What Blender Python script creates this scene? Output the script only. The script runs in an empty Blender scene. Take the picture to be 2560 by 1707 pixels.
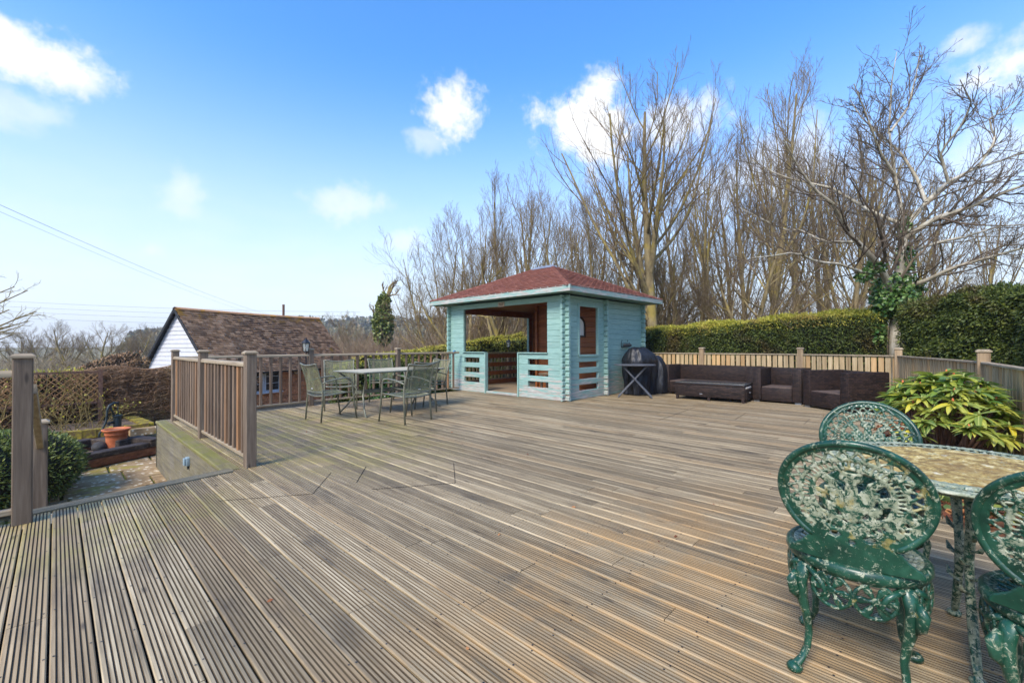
import bpy, bmesh, math, random
import numpy as np
from mathutils import Vector, Matrix, noise as mnoise
rnd = random.Random(11)
NR = np.random.default_rng(5)
SC = bpy.context.scene
COL = SC.collection
R = math.radians
# ------------------------------------------------------------------ camera
EYE = 1.15
LENS_PX = 1090.0            # focal length in pixels of a 2560 px wide frame
YAW, PITCH, ROLL = R(-46.3), R(0.55), R(-0.2)
fwd = Vector((-math.sin(YAW)*math.cos(PITCH), math.cos(YAW)*math.cos(PITCH), math.sin(PITCH)))
rt0 = Vector((math.cos(YAW), math.sin(YAW), 0))
up0 = rt0.cross(fwd)
rgt = rt0*math.cos(ROLL) + up0*math.sin(ROLL)
upv = up0*math.cos(ROLL) - rt0*math.sin(ROLL)
cam_d = bpy.data.cameras.new('camera'); cam = bpy.data.objects.new('camera', cam_d); COL.objects.link(cam)
cam.matrix_world = Matrix(((rgt.x, upv.x, -fwd.x, 0), (rgt.y, upv.y, -fwd.y, 0), (rgt.z, upv.z, -fwd.z, EYE), (0, 0, 0, 1)))
cam_d.sensor_width = 36; cam_d.lens = 36*LENS_PX/2560; cam_d.clip_start = .05; cam_d.clip_end = 4000
SC.camera = cam
def bearing(px, py):        # unit direction of a sight line
    return (fwd*LENS_PX + rgt*(px-1280) - upv*(py-853.5)).normalized()
def at(px, py, depth):      # a point on a sight line, depth metres ahead
    d = fwd*LENS_PX + rgt*(px-1280) - upv*(py-853.5)
    return Vector((0, 0, EYE)) + d*(depth/LENS_PX)
# ------------------------------------------------------------------ world and sun
SUN_DIR = Vector((-1.0, -.2, 0)).normalized()
SUN_EL = R(44)
SKY_STRENGTH, SUN_STRENGTH, EXPOSURE = .15, 2.1, 1.22
sd = Vector((SUN_DIR.x*math.cos(SUN_EL), SUN_DIR.y*math.cos(SUN_EL), math.sin(SUN_EL)))
W = bpy.data.worlds.new('World'); SC.world = W; W.use_nodes = True
def N(nt, kind, ins=None, **kw):
    n = nt.nodes.new(kind)
    for k, v in kw.items(): setattr(n, k, v)
    for k, v in (ins or {}).items():
        s = n.inputs[k]
        if hasattr(v, 'is_output') or isinstance(v, bpy.types.NodeSocket): nt.links.new(v, s)
        else: s.default_value = v
    return n
def M_(nt, op, a, b=None, c=None, clamp=False):
    n = nt.nodes.new('ShaderNodeMath'); n.operation = op; n.use_clamp = clamp
    for i, v in enumerate((a, b, c)):
        if v is None: continue
        if isinstance(v, bpy.types.NodeSocket): nt.links.new(v, n.inputs[i])
        else: n.inputs[i].default_value = v
    return n.outputs[0]
def VM(nt, op, a, b=None, s=None):
    n = nt.nodes.new('ShaderNodeVectorMath'); n.operation = op
    for i, v in enumerate((a, b)):
        if v is None: continue
        if isinstance(v, bpy.types.NodeSocket): nt.links.new(v, n.inputs[i])
        else: n.inputs[i].default_value = v
    if s is not None: n.inputs['Scale'].default_value = s
    return n.outputs['Value'] if op in ('DOT_PRODUCT', 'LENGTH', 'DISTANCE') else n.outputs[0]
def SS(nt, x, a, b):        # smooth step from a to b
    n = nt.nodes.new('ShaderNodeMapRange'); n.interpolation_type = 'SMOOTHSTEP'
    nt.links.new(x, n.inputs[0]); n.inputs[1].default_value = a; n.inputs[2].default_value = b
    return n.outputs[0]
def MIX(nt, f, a, b, mode='MIX'):
    n = nt.nodes.new('ShaderNodeMix'); n.data_type = 'RGBA'; n.blend_type = mode
    for i, v in ((0, f), (6, a), (7, b)):
        if isinstance(v, bpy.types.NodeSocket): nt.links.new(v, n.inputs[i])
        else: n.inputs[i].default_value = v if i == 0 else (tuple(v)+(1,) if len(v) == 3 else v)
    return n.outputs[2]
nt = W.node_tree; nt.nodes.clear()
sky = N(nt, 'ShaderNodeTexSky', sky_type='NISHITA', sun_disc=False, sun_elevation=SUN_EL,
        sun_rotation=math.atan2(SUN_DIR.x, SUN_DIR.y), altitude=50, air_density=1.15, dust_density=.6, ozone_density=3.0)
tc = N(nt, 'ShaderNodeTexCoord').outputs['Generated']
sep = N(nt, 'ShaderNodeSeparateXYZ', {0: tc})
hs = N(nt, 'ShaderNodeHueSaturation', {'Saturation': 1.3, 'Value': 1.02, 'Color': sky.outputs[0]})
nz1 = N(nt, 'ShaderNodeTexNoise', {'Vector': tc, 'Scale': 9.0, 'Detail': 7.0, 'Roughness': .6}).outputs[0]
nz2 = N(nt, 'ShaderNodeTexNoise', {'Vector': tc, 'Scale': 34.0, 'Detail': 5.0, 'Roughness': .6}).outputs[0]
wob = M_(nt, 'ADD', M_(nt, 'MULTIPLY', M_(nt, 'SUBTRACT', nz1, .5), 2.3), M_(nt, 'MULTIPLY', M_(nt, 'SUBTRACT', nz2, .5), 1.3))
# the cumulus clouds: bearing of the middle, half width, half height, density
CLOUDS = [(30, 120, 200, 85, 1.15), (150, 180, 110, 48, .8), (20, 265, 120, 60, .4), (1120, 280, 78, 80, 1.1), (1070, 345, 60, 35, .45),
          (1460, 305, 150, 105, 1.3), (1495, 240, 80, 70, 1.1), (1690, 310, 130, 85, .8), (2520, 160, 150, 80, 1.0), (2420, 110, 60, 50, .7),
          (880, 510, 105, 52, .5), (460, 480, 55, 65, .45), (1920, 420, 220, 100, .6), (2480, 400, 120, 110, .45), (1000, 600, 60, 40, .4), (380, 625, 50, 32, .35)]
tot = None
for (px, py, a, b, dens) in CLOUDS:
    c = bearing(px, py); rr = c.cross(Vector((0, 0, 1))).normalized(); uu = rr.cross(c)
    k = LENS_PX/(c.dot(fwd)*1.0)
    dc = VM(nt, 'DOT_PRODUCT', tc, tuple(c))
    cosang = c.dot(fwd)
    u = M_(nt, 'DIVIDE', VM(nt, 'DOT_PRODUCT', tc, tuple(rr*(LENS_PX/a/cosang))), dc)
    v = M_(nt, 'DIVIDE', VM(nt, 'DOT_PRODUCT', tc, tuple(uu*(LENS_PX/b/cosang))), dc)
    d = M_(nt, 'SQRT', M_(nt, 'ADD', M_(nt, 'MULTIPLY', u, u), M_(nt, 'MULTIPLY', v, v)))
    m = M_(nt, 'MULTIPLY', SS(nt, M_(nt, 'ADD', d, wob), 1.12, .22), M_(nt, 'MULTIPLY', SS(nt, dc, .5, .8), dens))
    tot = m if tot is None else M_(nt, 'MAXIMUM', tot, m)
# thin high veil over the whole sky and low bands near the horizon
mp = N(nt, 'ShaderNodeMapping', {'Vector': tc, 'Scale': (1, 1, 3.2)}).outputs[0]
band = N(nt, 'ShaderNodeTexNoise', {'Vector': mp, 'Scale': 7.0, 'Detail': 6.0, 'Roughness': .55}).outputs[0]
low = M_(nt, 'MULTIPLY', SS(nt, sep.outputs[2], .42, .02), SS(nt, band, .25, .8))
hazeb = SS(nt, sep.outputs[2], .56, .0)
cloudc = N(nt, 'ShaderNodeRGB'); cloudc.outputs[0].default_value = (3.3, 3.35, 3.4, 1)
veilc = N(nt, 'ShaderNodeRGB'); veilc.outputs[0].default_value = (2.6, 2.9, 3.2, 1)
blue = MIX(nt, 1.0, hs.outputs[0], (1.0, .93, 1.0), 'MULTIPLY')
col = MIX(nt, M_(nt, 'MULTIPLY', hazeb, .86), blue, veilc.outputs[0])
col = MIX(nt, M_(nt, 'MULTIPLY', low, .3), col, cloudc.outputs[0])
shade = MIX(nt, SS(nt, nz2, .3, .7), (3.1, 3.18, 3.3), (3.6, 3.6, 3.62))
col = MIX(nt, M_(nt, 'MINIMUM', tot, 1.0), col, shade)
W.cycles.sampling_method = "MANUAL"; W.cycles.sample_map_resolution = 512
bg = N(nt, 'ShaderNodeBackground', {'Color': col, 'Strength': SKY_STRENGTH})
nt.links.new(bg.outputs[0], N(nt, 'ShaderNodeOutputWorld').inputs[0])
sun_d = bpy.data.lights.new('sun', 'SUN'); sun_d.energy = SUN_STRENGTH; sun_d.angle = R(22); sun_d.color = (1, .93, .83)
sun = bpy.data.objects.new('sun', sun_d); COL.objects.link(sun)
sun.rotation_mode = 'QUATERNION'; sun.rotation_quaternion = (-sd).to_track_quat('-Z', 'Y')
SC.view_settings.view_transform = 'Standard'; SC.view_settings.look = 'None'
SC.view_settings.exposure = EXPOSURE; SC.view_settings.gamma = 1; SC.view_settings.use_curve_mapping = False
SC.cycles.max_bounces = 6; SC.cycles.transparent_max_bounces = 12; SC.cycles.use_denoising = True; SC.cycles.filter_width = 1.55
# ------------------------------------------------------------------ mesh helpers
def S(r, g, b):             # 0-255 screen colour to linear
    return tuple((c/255/12.92) if c/255 <= .04045 else ((c/255+.055)/1.055)**2.4 for c in (r, g, b))
def tag(o, label=None, cat=None, group=None, kind=None):
    if label: o['label'] = label
    if cat: o['category'] = cat
    if group: o['group'] = group
    if kind: o['kind'] = kind
    return o
def link(name, me, parent=None, loc=(0, 0, 0), rot=(0, 0, 0), scale=(1, 1, 1)):
    o = bpy.data.objects.new(name, me); COL.objects.link(o)
    o.location = loc; o.rotation_euler = rot; o.scale = scale
    if parent is not None: o.parent = parent
    return o
def empty(name, loc=(0, 0, 0), rz=0, label=None, cat=None, group=None):
    return tag(link(name, None, None, loc, (0, 0, rz)), label, cat, group)
def copy_tree(o, parent=None):
    c = o.copy(); COL.objects.link(c); c.parent = parent
    for ch in list(o.children): copy_tree(ch, c)
    return c
def np_mesh(name, V, F, mats=(), smooth=False, F3=None):
    V = np.asarray(V, np.float32); me = bpy.data.meshes.new(name)
    me.vertices.add(len(V)); me.vertices.foreach_set('co', V.ravel())
    loops, starts = [], []; base = 0
    for f, k in ((F, 4), (F3, 3)):
        if f is None or len(f) == 0: continue
        f = np.asarray(f, np.int32); loops.append(f.ravel()); starts.append(base+np.arange(len(f))*k); base += f.size
    L = np.concatenate(loops); st = np.concatenate(starts)
    me.loops.add(len(L)); me.loops.foreach_set('vertex_index', L)
    me.polygons.add(len(st)); me.polygons.foreach_set('loop_start', st.astype(np.int32))
    me.update(calc_edges=True); me.validate()
    if smooth: me.shade_smooth()
    for m in mats: me.materials.append(m)
    return me
class MB:
    def __init__(s): s.v = []; s.f = []; s.m = []
    def add(s, vs, fs, mat=0):
        b = len(s.v); s.v += [tuple(v) for v in vs]
        for f in fs: s.f.append(tuple(i+b for i in f)); s.m.append(mat)
        return s
    def box(s, c, d, rot=None, mat=0):
        x, y, z = d[0]/2, d[1]/2, d[2]/2
        vs = [Vector(p) for p in ((-x,-y,-z),(x,-y,-z),(x,y,-z),(-x,y,-z),(-x,-y,z),(x,-y,z),(x,y,z),(-x,y,z))]
        if rot is not None: vs = [rot @ v for v in vs]
        c = Vector(c)
        return s.add([v+c for v in vs], [(0,3,2,1),(4,5,6,7),(0,1,5,4),(1,2,6,5),(2,3,7,6),(3,0,4,7)], mat)
    def extrude(s, prof, p0, p1, up=(0, 0, 1), mat=0, cap=True):
        p0, p1 = Vector(p0), Vector(p1); t = (p1-p0).normalized(); up = Vector(up)
        side = t.cross(up).normalized(); u = side.cross(t); n = len(prof)
        vs = [p+side*a+u*b for p in (p0, p1) for a, b in prof]
        fs = [(i, (i+1) % n, n+(i+1) % n, n+i) for i in range(n)]
        if cap: fs += [tuple(range(n-1, -1, -1)), tuple(range(n, 2*n))]
        return s.add(vs, fs, mat)
    def tube(s, pts, rad, n=8, mat=0, flat=1.0, cap=True):
        pts = [Vector(p) for p in pts]; rad = rad if hasattr(rad, '__len__') else [rad]*len(pts)
        prev = None; vs = []
        for i, p in enumerate(pts):
            t = (pts[min(i+1, len(pts)-1)]-pts[max(i-1, 0)]).normalized()
            if prev is None:
                a = Vector((0, 0, 1)) if abs(t.z) < .9 else Vector((1, 0, 0))
                prev = t.cross(a).normalized()
            prev = (prev-t*prev.dot(t)).normalized(); b = t.cross(prev)
            vs += [p+(prev*math.cos(2*math.pi*k/n)+b*math.sin(2*math.pi*k/n)*flat)*rad[i] for k in range(n)]
        fs = [(i*n+k, i*n+(k+1) % n, (i+1)*n+(k+1) % n, (i+1)*n+k) for i in range(len(pts)-1) for k in range(n)]
        if cap: fs += [tuple(range(n-1, -1, -1)), tuple(range((len(pts)-1)*n, len(pts)*n))]
        return s.add(vs, fs, mat)
    def lathe(s, prof, n=24, c=(0, 0, 0), mat=0, cap=True):
        vs = [(c[0]+r*math.cos(2*math.pi*k/n), c[1]+r*math.sin(2*math.pi*k/n), c[2]+z) for r, z in prof for k in range(n)]
        fs = [(i*n+k, i*n+(k+1) % n, (i+1)*n+(k+1) % n, (i+1)*n+k) for i in range(len(prof)-1) for k in range(n)]
        if cap: fs += [tuple(range(n-1, -1, -1)), tuple(range((len(prof)-1)*n, len(prof)*n))]
        return s.add(vs, fs, mat)
    def mesh(s, name, mats, smooth=False, angle=None):
        me = bpy.data.meshes.new(name); me.from_pydata(s.v, [], s.f)
        for m in (mats if isinstance(mats, (list, tuple)) else [mats]): me.materials.append(m)
        me.polygons.foreach_set('material_index', s.m)
        me.update()
        if smooth: me.shade_smooth()
        if angle: me.set_sharp_from_angle(angle=R(angle))
        return me
    def build(s, name, mats, parent=None, smooth=False, loc=(0, 0, 0), rot=(0, 0, 0), angle=None):
        return link(name, s.mesh(name, mats, smooth or bool(angle), angle), parent, loc, rot)
def rbox(name, size, bev, mat, seg=2, smooth=True):     # rounded box, centred
    bm = bmesh.new(); bmesh.ops.create_cube(bm, size=1)
    bmesh.ops.scale(bm, vec=size, verts=bm.verts)
    bmesh.ops.bevel(bm, geom=list(bm.edges), offset=bev, segments=seg, profile=.5, affect='EDGES')
    me = bpy.data.meshes.new(name); bm.to_mesh(me); bm.free(); me.materials.append(mat)
    if smooth: me.shade_smooth(); me.set_sharp_from_angle(angle=R(40))
    return me
def sq(w, h, c=.006):        # chamfered rectangle profile
    a, b = w/2, h/2
    return [(-a+c,-b),(a-c,-b),(a,-b+c),(a,b-c),(a-c,b),(-a+c,b),(-a,b-c),(-a,-b+c)]
def norm(a): return a/np.maximum(np.linalg.norm(a, axis=-1, keepdims=True), 1e-9)
def tubes_np(P, Rr, sides):  # P (n,k,3) Rr (n,k) -> verts, quads
    n, k, _ = P.shape
    T = np.empty_like(P); T[:, 1:-1] = P[:, 2:]-P[:, :-2]; T[:, 0] = P[:, 1]-P[:, 0]; T[:, -1] = P[:, -1]-P[:, -2]; T = norm(T)
    ref = np.where(np.abs(T[:, :1, 2:3]) < .9, np.array([0, 0, 1.]), np.array([1., 0, 0]))
    A = norm(np.cross(T, np.broadcast_to(ref, T.shape))); B = np.cross(T, A)
    ang = np.arange(sides)*2*np.pi/sides
    V = P[:, :, None]+(A[:, :, None]*np.cos(ang)[:, None]+B[:, :, None]*np.sin(ang)[:, None])*Rr[:, :, None, None]
    idx = np.arange(n*k*sides).reshape(n, k, sides); nx = np.roll(idx, -1, axis=2)
    F = np.stack([idx[:, :-1], nx[:, :-1], nx[:, 1:], idx[:, 1:]], -1).reshape(-1, 4)
    return V.reshape(-1, 3), F
def joinVF(parts):
    V, F, b = [], [], 0
    for v, f in parts: V.append(v); F.append(f+b); b += len(v)
    return np.concatenate(V), np.concatenate(F)
def leaves_np(P, D, L, Wd, up=None, rng=NR, bend=.15):  # one six-sided folded leaf at each point
    n = len(P); D = norm(D); a = rng.normal(size=(n, 3)) if up is None else up+rng.normal(size=(n, 3))*.35
    X = norm(np.cross(D, a)); Zn = np.cross(X, D)
    L = np.broadcast_to(L, (n,))[:, None]; Wd = np.broadcast_to(Wd, (n,))[:, None]
    v = np.stack([P, P+D*L*.4+X*Wd*.5+Zn*L*bend*.5, P+D*L*.4-X*Wd*.5+Zn*L*bend*.5, P+D*L*.75+X*Wd*.38, P+D*L*.75-X*Wd*.38, P+D*L-Zn*L*bend], 1)
    b = (np.arange(n)*6)[:, None]
    F = np.concatenate([b+np.array([[0, 1, 3, 2]]), b+np.array([[2, 3, 4, 2]])], 0)
    F = np.concatenate([b+np.array([[1, 3, 4, 2]])], 0)
    F3 = np.concatenate([b+np.array([[0, 1, 2]]), b+np.array([[3, 5, 4]])], 0)
    return v.reshape(-1, 3), F, F3
# ------------------------------------------------------------------ materials
def new_mat(name):
    m = bpy.data.materials.new(name); m.use_nodes = True; t = m.node_tree; t.nodes.clear()
    b = N(t, 'ShaderNodeBsdfPrincipled'); o = N(t, 'ShaderNodeOutputMaterial'); t.links.new(b.outputs[0], o.inputs[0])
    return m, t, b, o
def setin(t, b, k, v):
    if isinstance(v, bpy.types.NodeSocket): t.links.new(v, b.inputs[k])
    else: b.inputs[k].default_value = tuple(v)+(1,) if hasattr(v, '__len__') and len(v) == 3 else v
def wpos(t, scale=(1, 1, 1), local=False):
    p = N(t, 'ShaderNodeTexCoord').outputs['Object'] if local else N(t, 'ShaderNodeNewGeometry').outputs['Position']
    return VM(t, 'MULTIPLY', p, scale)
def noise(t, vec, scale, detail=4, rough=.6, w=None, dist=0):
    n = N(t, 'ShaderNodeTexNoise', {'Scale': scale, 'Detail': float(detail), 'Roughness': rough, 'Distortion': float(dist)})
    if w is not None: n.noise_dimensions = '4D'; t.links.new(w, n.inputs['W'])
    t.links.new(vec, n.inputs['Vector']); return n.outputs[0]
def ramp(t, f, stops):
    n = N(t, 'ShaderNodeValToRGB', {0: f}); e = n.color_ramp.elements
    while len(e) < len(stops): e.new(.5)
    for el, (p, c) in zip(e, stops): el.position = p; el.color = tuple(c)+(1,)
    return n.outputs[0]
def bump(t, b, h, strength=.3, dist=.01):
    n = N(t, 'ShaderNodeBump', {'Height': h, 'Strength': strength, 'Distance': dist}); t.links.new(n.outputs[0], b.inputs['Normal'])
def orand(t): return N(t, 'ShaderNodeObjectInfo').outputs['Random']
def plain(name, stops, scale=6, stretch=(1, 1, 1), rough=.7, bmp=.2, orv=0.0, metal=0.0, spec=.4, island=0.0, detail=5, local=False, bd=.01):
    """mottled surface: noise through a ramp, optional per-object or per-piece brightness"""
    m, t, b, o = new_mat(name); v = wpos(t, stretch, local)
    r = orand(t) if orv else None
    f = noise(t, v, scale, detail, .62, M_(t, 'MULTIPLY', r, 37.0) if orv else None)
    c = ramp(t, f, stops)
    if orv:
        k = M_(t, 'ADD', M_(t, 'MULTIPLY', r, 2*orv), 1-orv)
        c = MIX(t, 1.0, c, N(t, 'ShaderNodeCombineXYZ', {0: k, 1: k, 2: k}).outputs[0], 'MULTIPLY')
    if island:
        q = N(t, 'ShaderNodeNewGeometry').outputs['Random Per Island']
        k = M_(t, 'ADD', M_(t, 'MULTIPLY', q, 2*island), 1-island)
        c = MIX(t, 1.0, c, N(t, 'ShaderNodeCombineXYZ', {0: k, 1: k, 2: k}).outputs[0], 'MULTIPLY')
    setin(t, b, 'Base Color', c); b.inputs['Roughness'].default_value = rough; b.inputs['Metallic'].default_value = metal
    b.inputs['Specular IOR Level'].default_value = spec
    if bmp: bump(t, b, f, bmp, bd)
    return m
def leafmat(name, c1, c2, c3, rough=.45, trans=.25, patch=None, patch_scale=.8):
    m, t, b, o = new_mat(name); q = N(t, 'ShaderNodeNewGeometry').outputs['Random Per Island']
    c = ramp(t, q, [(0, c1), (.55, c2), (1, c3)])
    if patch:
        f = SS(t, noise(t, wpos(t), patch_scale, 4), .52, .68); c = MIX(t, M_(t, 'MULTIPLY', f, .75), c, patch)
    setin(t, b, 'Base Color', c); b.inputs['Roughness'].default_value = rough
    tr = N(t, 'ShaderNodeBsdfTranslucent', {'Color': c}); mx = N(t, 'ShaderNodeMixShader', {0: trans, 1: b.outputs[0], 2: tr.outputs[0]})
    t.links.new(mx.outputs[0], o.inputs[0]); return m
def wood(name, stops, along, cross=34.0, fine=2.2, orv=.2, rough=.72, algae=None, warm=None, stain=.6, tint=None):
    """weathered timber: fibres along one axis, knots, dark mildew blotches, per-board tone"""
    m, t, b, o = new_mat(name); geo = N(t, 'ShaderNodeNewGeometry').outputs['Position']
    sc = [cross]*3; sc[along] = fine
    v = VM(t, 'MULTIPLY', geo, tuple(sc)); r = orand(t); w = M_(t, 'MULTIPLY', r, 53.0)
    f1 = noise(t, v, 1.0, 4, .65, w, .35)
    sc2 = [cross*4]*3; sc2[along] = fine*3
    f2 = noise(t, VM(t, 'MULTIPLY', geo, tuple(sc2)), 1.0, 3, .6, w)
    f = M_(t, 'ADD', M_(t, 'MULTIPLY', f1, .68), M_(t, 'MULTIPLY', f2, .32))
    c = ramp(t, f, stops)
    if tint:      # some boards lean to another timber tone
        k2 = SS(t, M_(t, 'FRACT', M_(t, 'MULTIPLY', r, 7.31)), .60, .95)
        c = MIX(t, M_(t, 'MULTIPLY', k2, .55), c, MIX(t, f, [x*.75 for x in tint], [x*1.35 for x in tint]))
    k = M_(t, 'ADD', M_(t, 'MULTIPLY', r, 2*orv), 1-orv)
    c = MIX(t, 1.0, c, N(t, 'ShaderNodeCombineXYZ', {0: k, 1: k, 2: k}).outputs[0], 'MULTIPLY')
    sc3 = [2.6]*3; sc3[along] = 1.0
    st = SS(t, noise(t, VM(t, 'MULTIPLY', geo, tuple(sc3)), 1.0, 5, .7, w), .5, .76)
    c = MIX(t, M_(t, 'MULTIPLY', st, stain), c, (.055, .045, .036))
    sc4 = [9.0]*3; sc4[along] = 2.3      # knots
    vo = N(t, 'ShaderNodeTexVoronoi', {'Scale': 1.0, 'Vector': VM(t, 'MULTIPLY', geo, tuple(sc4))}).outputs['Distance']
    c = MIX(t, M_(t, 'MULTIPLY', SS(t, vo, .13, .03), .75), c, (.035, .026, .02))
    an = None
    if algae:
        for (cx, cy, rx, ry, colr, amt) in algae:
            s2 = N(t, 'ShaderNodeSeparateXYZ', {0: geo})
            u = M_(t, 'DIVIDE', M_(t, 'SUBTRACT', s2.outputs[0], cx), rx); vv = M_(t, 'DIVIDE', M_(t, 'SUBTRACT', s2.outputs[1], cy), ry)
            d = M_(t, 'ADD', M_(t, 'MULTIPLY', u, u), M_(t, 'MULTIPLY', vv, vv))
            if an is None: an = SS(t, M_(t, 'ADD', noise(t, geo, 3.1, 5, .7), M_(t, 'MULTIPLY', M_(t, 'SUBTRACT', f1, .5), .6)), .35, .62)
            g = M_(t, 'MULTIPLY', SS(t, d, 1.2, .1), an)
            c = MIX(t, M_(t, 'MULTIPLY', g, amt), c, MIX(t, f, [x*.6 for x in colr], [x*1.4 for x in colr]))
    c = MIX(t, 1.0, c, (.86, .87, .82), 'MULTIPLY')
    setin(t, b, 'Base Color', c)
    setin(t, b, 'Roughness', M_(t, 'ADD', M_(t, 'MULTIPLY', f, .25), rough-.15)); b.inputs['Specular IOR Level'].default_value = .35
    bump(t, b, f2, .3, .003)
    return m
GREEN_DECK, WARM_DECK = S(150, 140, 70), S(196, 150, 92)
MAT = {}
MAT['deck'] = wood('deck_timber', [(.30, S(94, 80, 60)), (.50, S(166, 147, 117)), (.69, S(212, 193, 160))], 1, 34, 1.3, .30, .55,
    algae=[(2.3, 6.2, 1.6, 3.0, GREEN_DECK, .75), (.2, 3.9, .9, .9, GREEN_DECK, .55), (2.1, .7, 2.0, 1.2, WARM_DECK, .5), (9.2, 3.6, 2.4, 1.9, S(150, 122, 80), .6)], tint=S(160, 132, 96), stain=.8)
MAT['groove'] = wood('grime_filled_groove', [(.3, S(70, 58, 44)), (.5, S(106, 90, 69)), (.7, S(134, 116, 90))], 1, 30, 1.3, .2, .8)
MAT['deck_edge'] = wood('mossy_edge_timber', [(.3, S(92, 84, 58)), (.5, S(126, 116, 84)), (.7, S(158, 146, 116))], 1, 30, 1.8, .1, .75, algae=[(1.2, 6.0, 1.0, 3.4, S(118, 118, 40), .7)])
MAT['thresh'] = wood('threshold_timber', [(.3, S(106, 96, 78)), (.5, S(146, 134, 110)), (.7, S(172, 160, 138))], 0, 40, 1.8, .1, .7)
MAT['post'] = wood('post_timber', [(.3, S(84, 70, 58)), (.5, S(124, 106, 90)), (.7, S(156, 138, 120))], 2, 26, 1.4, .14, .72, tint=S(150, 112, 78), stain=.35)
MAT['railx'] = wood('handrail_timber_x', [(.3, S(120, 102, 82)), (.5, S(164, 146, 122)), (.7, S(196, 180, 154))], 0, 30, 1.4, .12, .7, stain=.4)
MAT['raily'] = wood('handrail_timber_y', [(.3, S(120, 102, 82)), (.5, S(164, 146, 122)), (.7, S(196, 180, 154))], 1, 30, 1.4, .12, .7, stain=.4)
MAT['baluster'] = wood('baluster_timber', [(.3, S(88, 70, 58)), (.5, S(126, 104, 86)), (.7, S(158, 134, 112))], 2, 30, 1.6, .26, .74, tint=S(172, 120, 74), stain=.4)
MAT['fence'] = wood('fence_timber', [(.3, S(138, 112, 80)), (.5, S(188, 162, 124)), (.7, S(216, 194, 158))], 2, 26, 1.5, .16, .74, tint=S(206, 158, 102), stain=.4)
MAT['fpost'] = wood('fence_post_timber', [(.3, S(112, 92, 70)), (.5, S(158, 134, 106)), (.7, S(188, 164, 132))], 2, 26, 1.4, .1, .74, stain=.3)
MAT['fascia_deck'] = wood('fascia_timber', [(.3, S(84, 78, 68)), (.5, S(126, 119, 106)), (.7, S(160, 152, 138))], 1, 30, 1.4, .12, .75, algae=[(1.1, 7, 3, 6, S(118, 108, 66), .4)])
MAT['sleeper'] = wood('sleeper_timber', [(.3, S(40, 32, 28)), (.5, S(74, 62, 54)), (.75, S(132, 116, 100))], 0, 22, 1.6, .15, .8, stain=.3)
MAT['sleeper_red'] = wood('sleeper_red_timber', [(.3, S(84, 48, 30)), (.5, S(136, 84, 54)), (.75, S(170, 118, 82))], 0, 22, 1.6, .15, .8, stain=.4)
MAT['inner'] = wood('stained_inner_timber', [(.3, S(88, 48, 24)), (.5, S(142, 82, 42)), (.7, S(176, 110, 60))], 1, 26, 1.4, .1, .55, stain=.2)
MAT['floor'] = wood('hut_floor_timber', [(.3, S(120, 100, 78)), (.5, S(160, 138, 112)), (.7, S(184, 164, 136))], 1, 26, 1.4, .1, .7)
def teal(name, worn_low, worn):
    m, t, b, o = new_mat(name); geo = N(t, 'ShaderNodeNewGeometry').outputs['Position']; r = orand(t)
    f = noise(t, VM(t, 'MULTIPLY', geo, (6, 6, 40)), 1.0, 5, .6, M_(t, 'MULTIPLY', r, 31.0))
    c = ramp(t, f, [(.25, S(114, 147, 138)), (.5, S(133, 166, 155)), (.75, S(148, 179, 167))])
    k = M_(t, 'ADD', M_(t, 'MULTIPLY', r, .14), .93)
    c = MIX(t, 1.0, c, N(t, 'ShaderNodeCombineXYZ', {0: k, 1: k, 2: k}).outputs[0], 'MULTIPLY')
    z = N(t, 'ShaderNodeSeparateXYZ', {0: geo}).outputs[2]
    lowz = M_(t, 'MULTIPLY', SS(t, z, .95, .05), worn_low)
    w1 = noise(t, VM(t, 'MULTIPLY', geo, (2.2, 2.2, 26)), 1.0, 7, .72)
    wm = SS(t, M_(t, 'ADD', w1, M_(t, 'ADD', lowz, worn)), .66, .74)
    bare = ramp(t, noise(t, VM(t, 'MULTIPLY', geo, (5, 5, 60)), 1.0, 4), [(.3, S(150, 128, 116)), (.55, S(186, 176, 166)), (.75, S(200, 196, 186))])
    c = MIX(t, M_(t, 'MULTIPLY', wm, .85), c, bare)
    setin(t, b, 'Base Color', c); b.inputs['Roughness'].default_value = .58; bump(t, b, f, .15, .004); return m
MAT['teal'] = teal('teal_paint', .19, .03)
MAT['teal_trim'] = teal('teal_trim_paint', .05, -.02)
MAT['teal_fascia'] = teal('weathered_teal_fascia', .0, .20)
MAT['shingle'] = plain('red_felt_shingle', [(.3, S(90, 54, 43)), (.5, S(118, 72, 57)), (.72, S(138, 94, 77))], 9, rough=.9, bmp=.4, orv=.16, spec=.2)
MAT['underfelt'] = plain('dark_roof_felt', [(.3, S(48, 28, 24)), (.7, S(66, 40, 34))], 9, rough=.95)
MAT['tablegrey'] = plain('dark_grey_table', [(.3, S(66, 68, 72)), (.7, S(98, 100, 104))], 20, rough=.35, bmp=.05)
MAT['lead'] = plain('grey_metal_cap', [(.3, S(120, 122, 124)), (.7, S(170, 172, 174))], 12, rough=.45, metal=.5)
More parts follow.
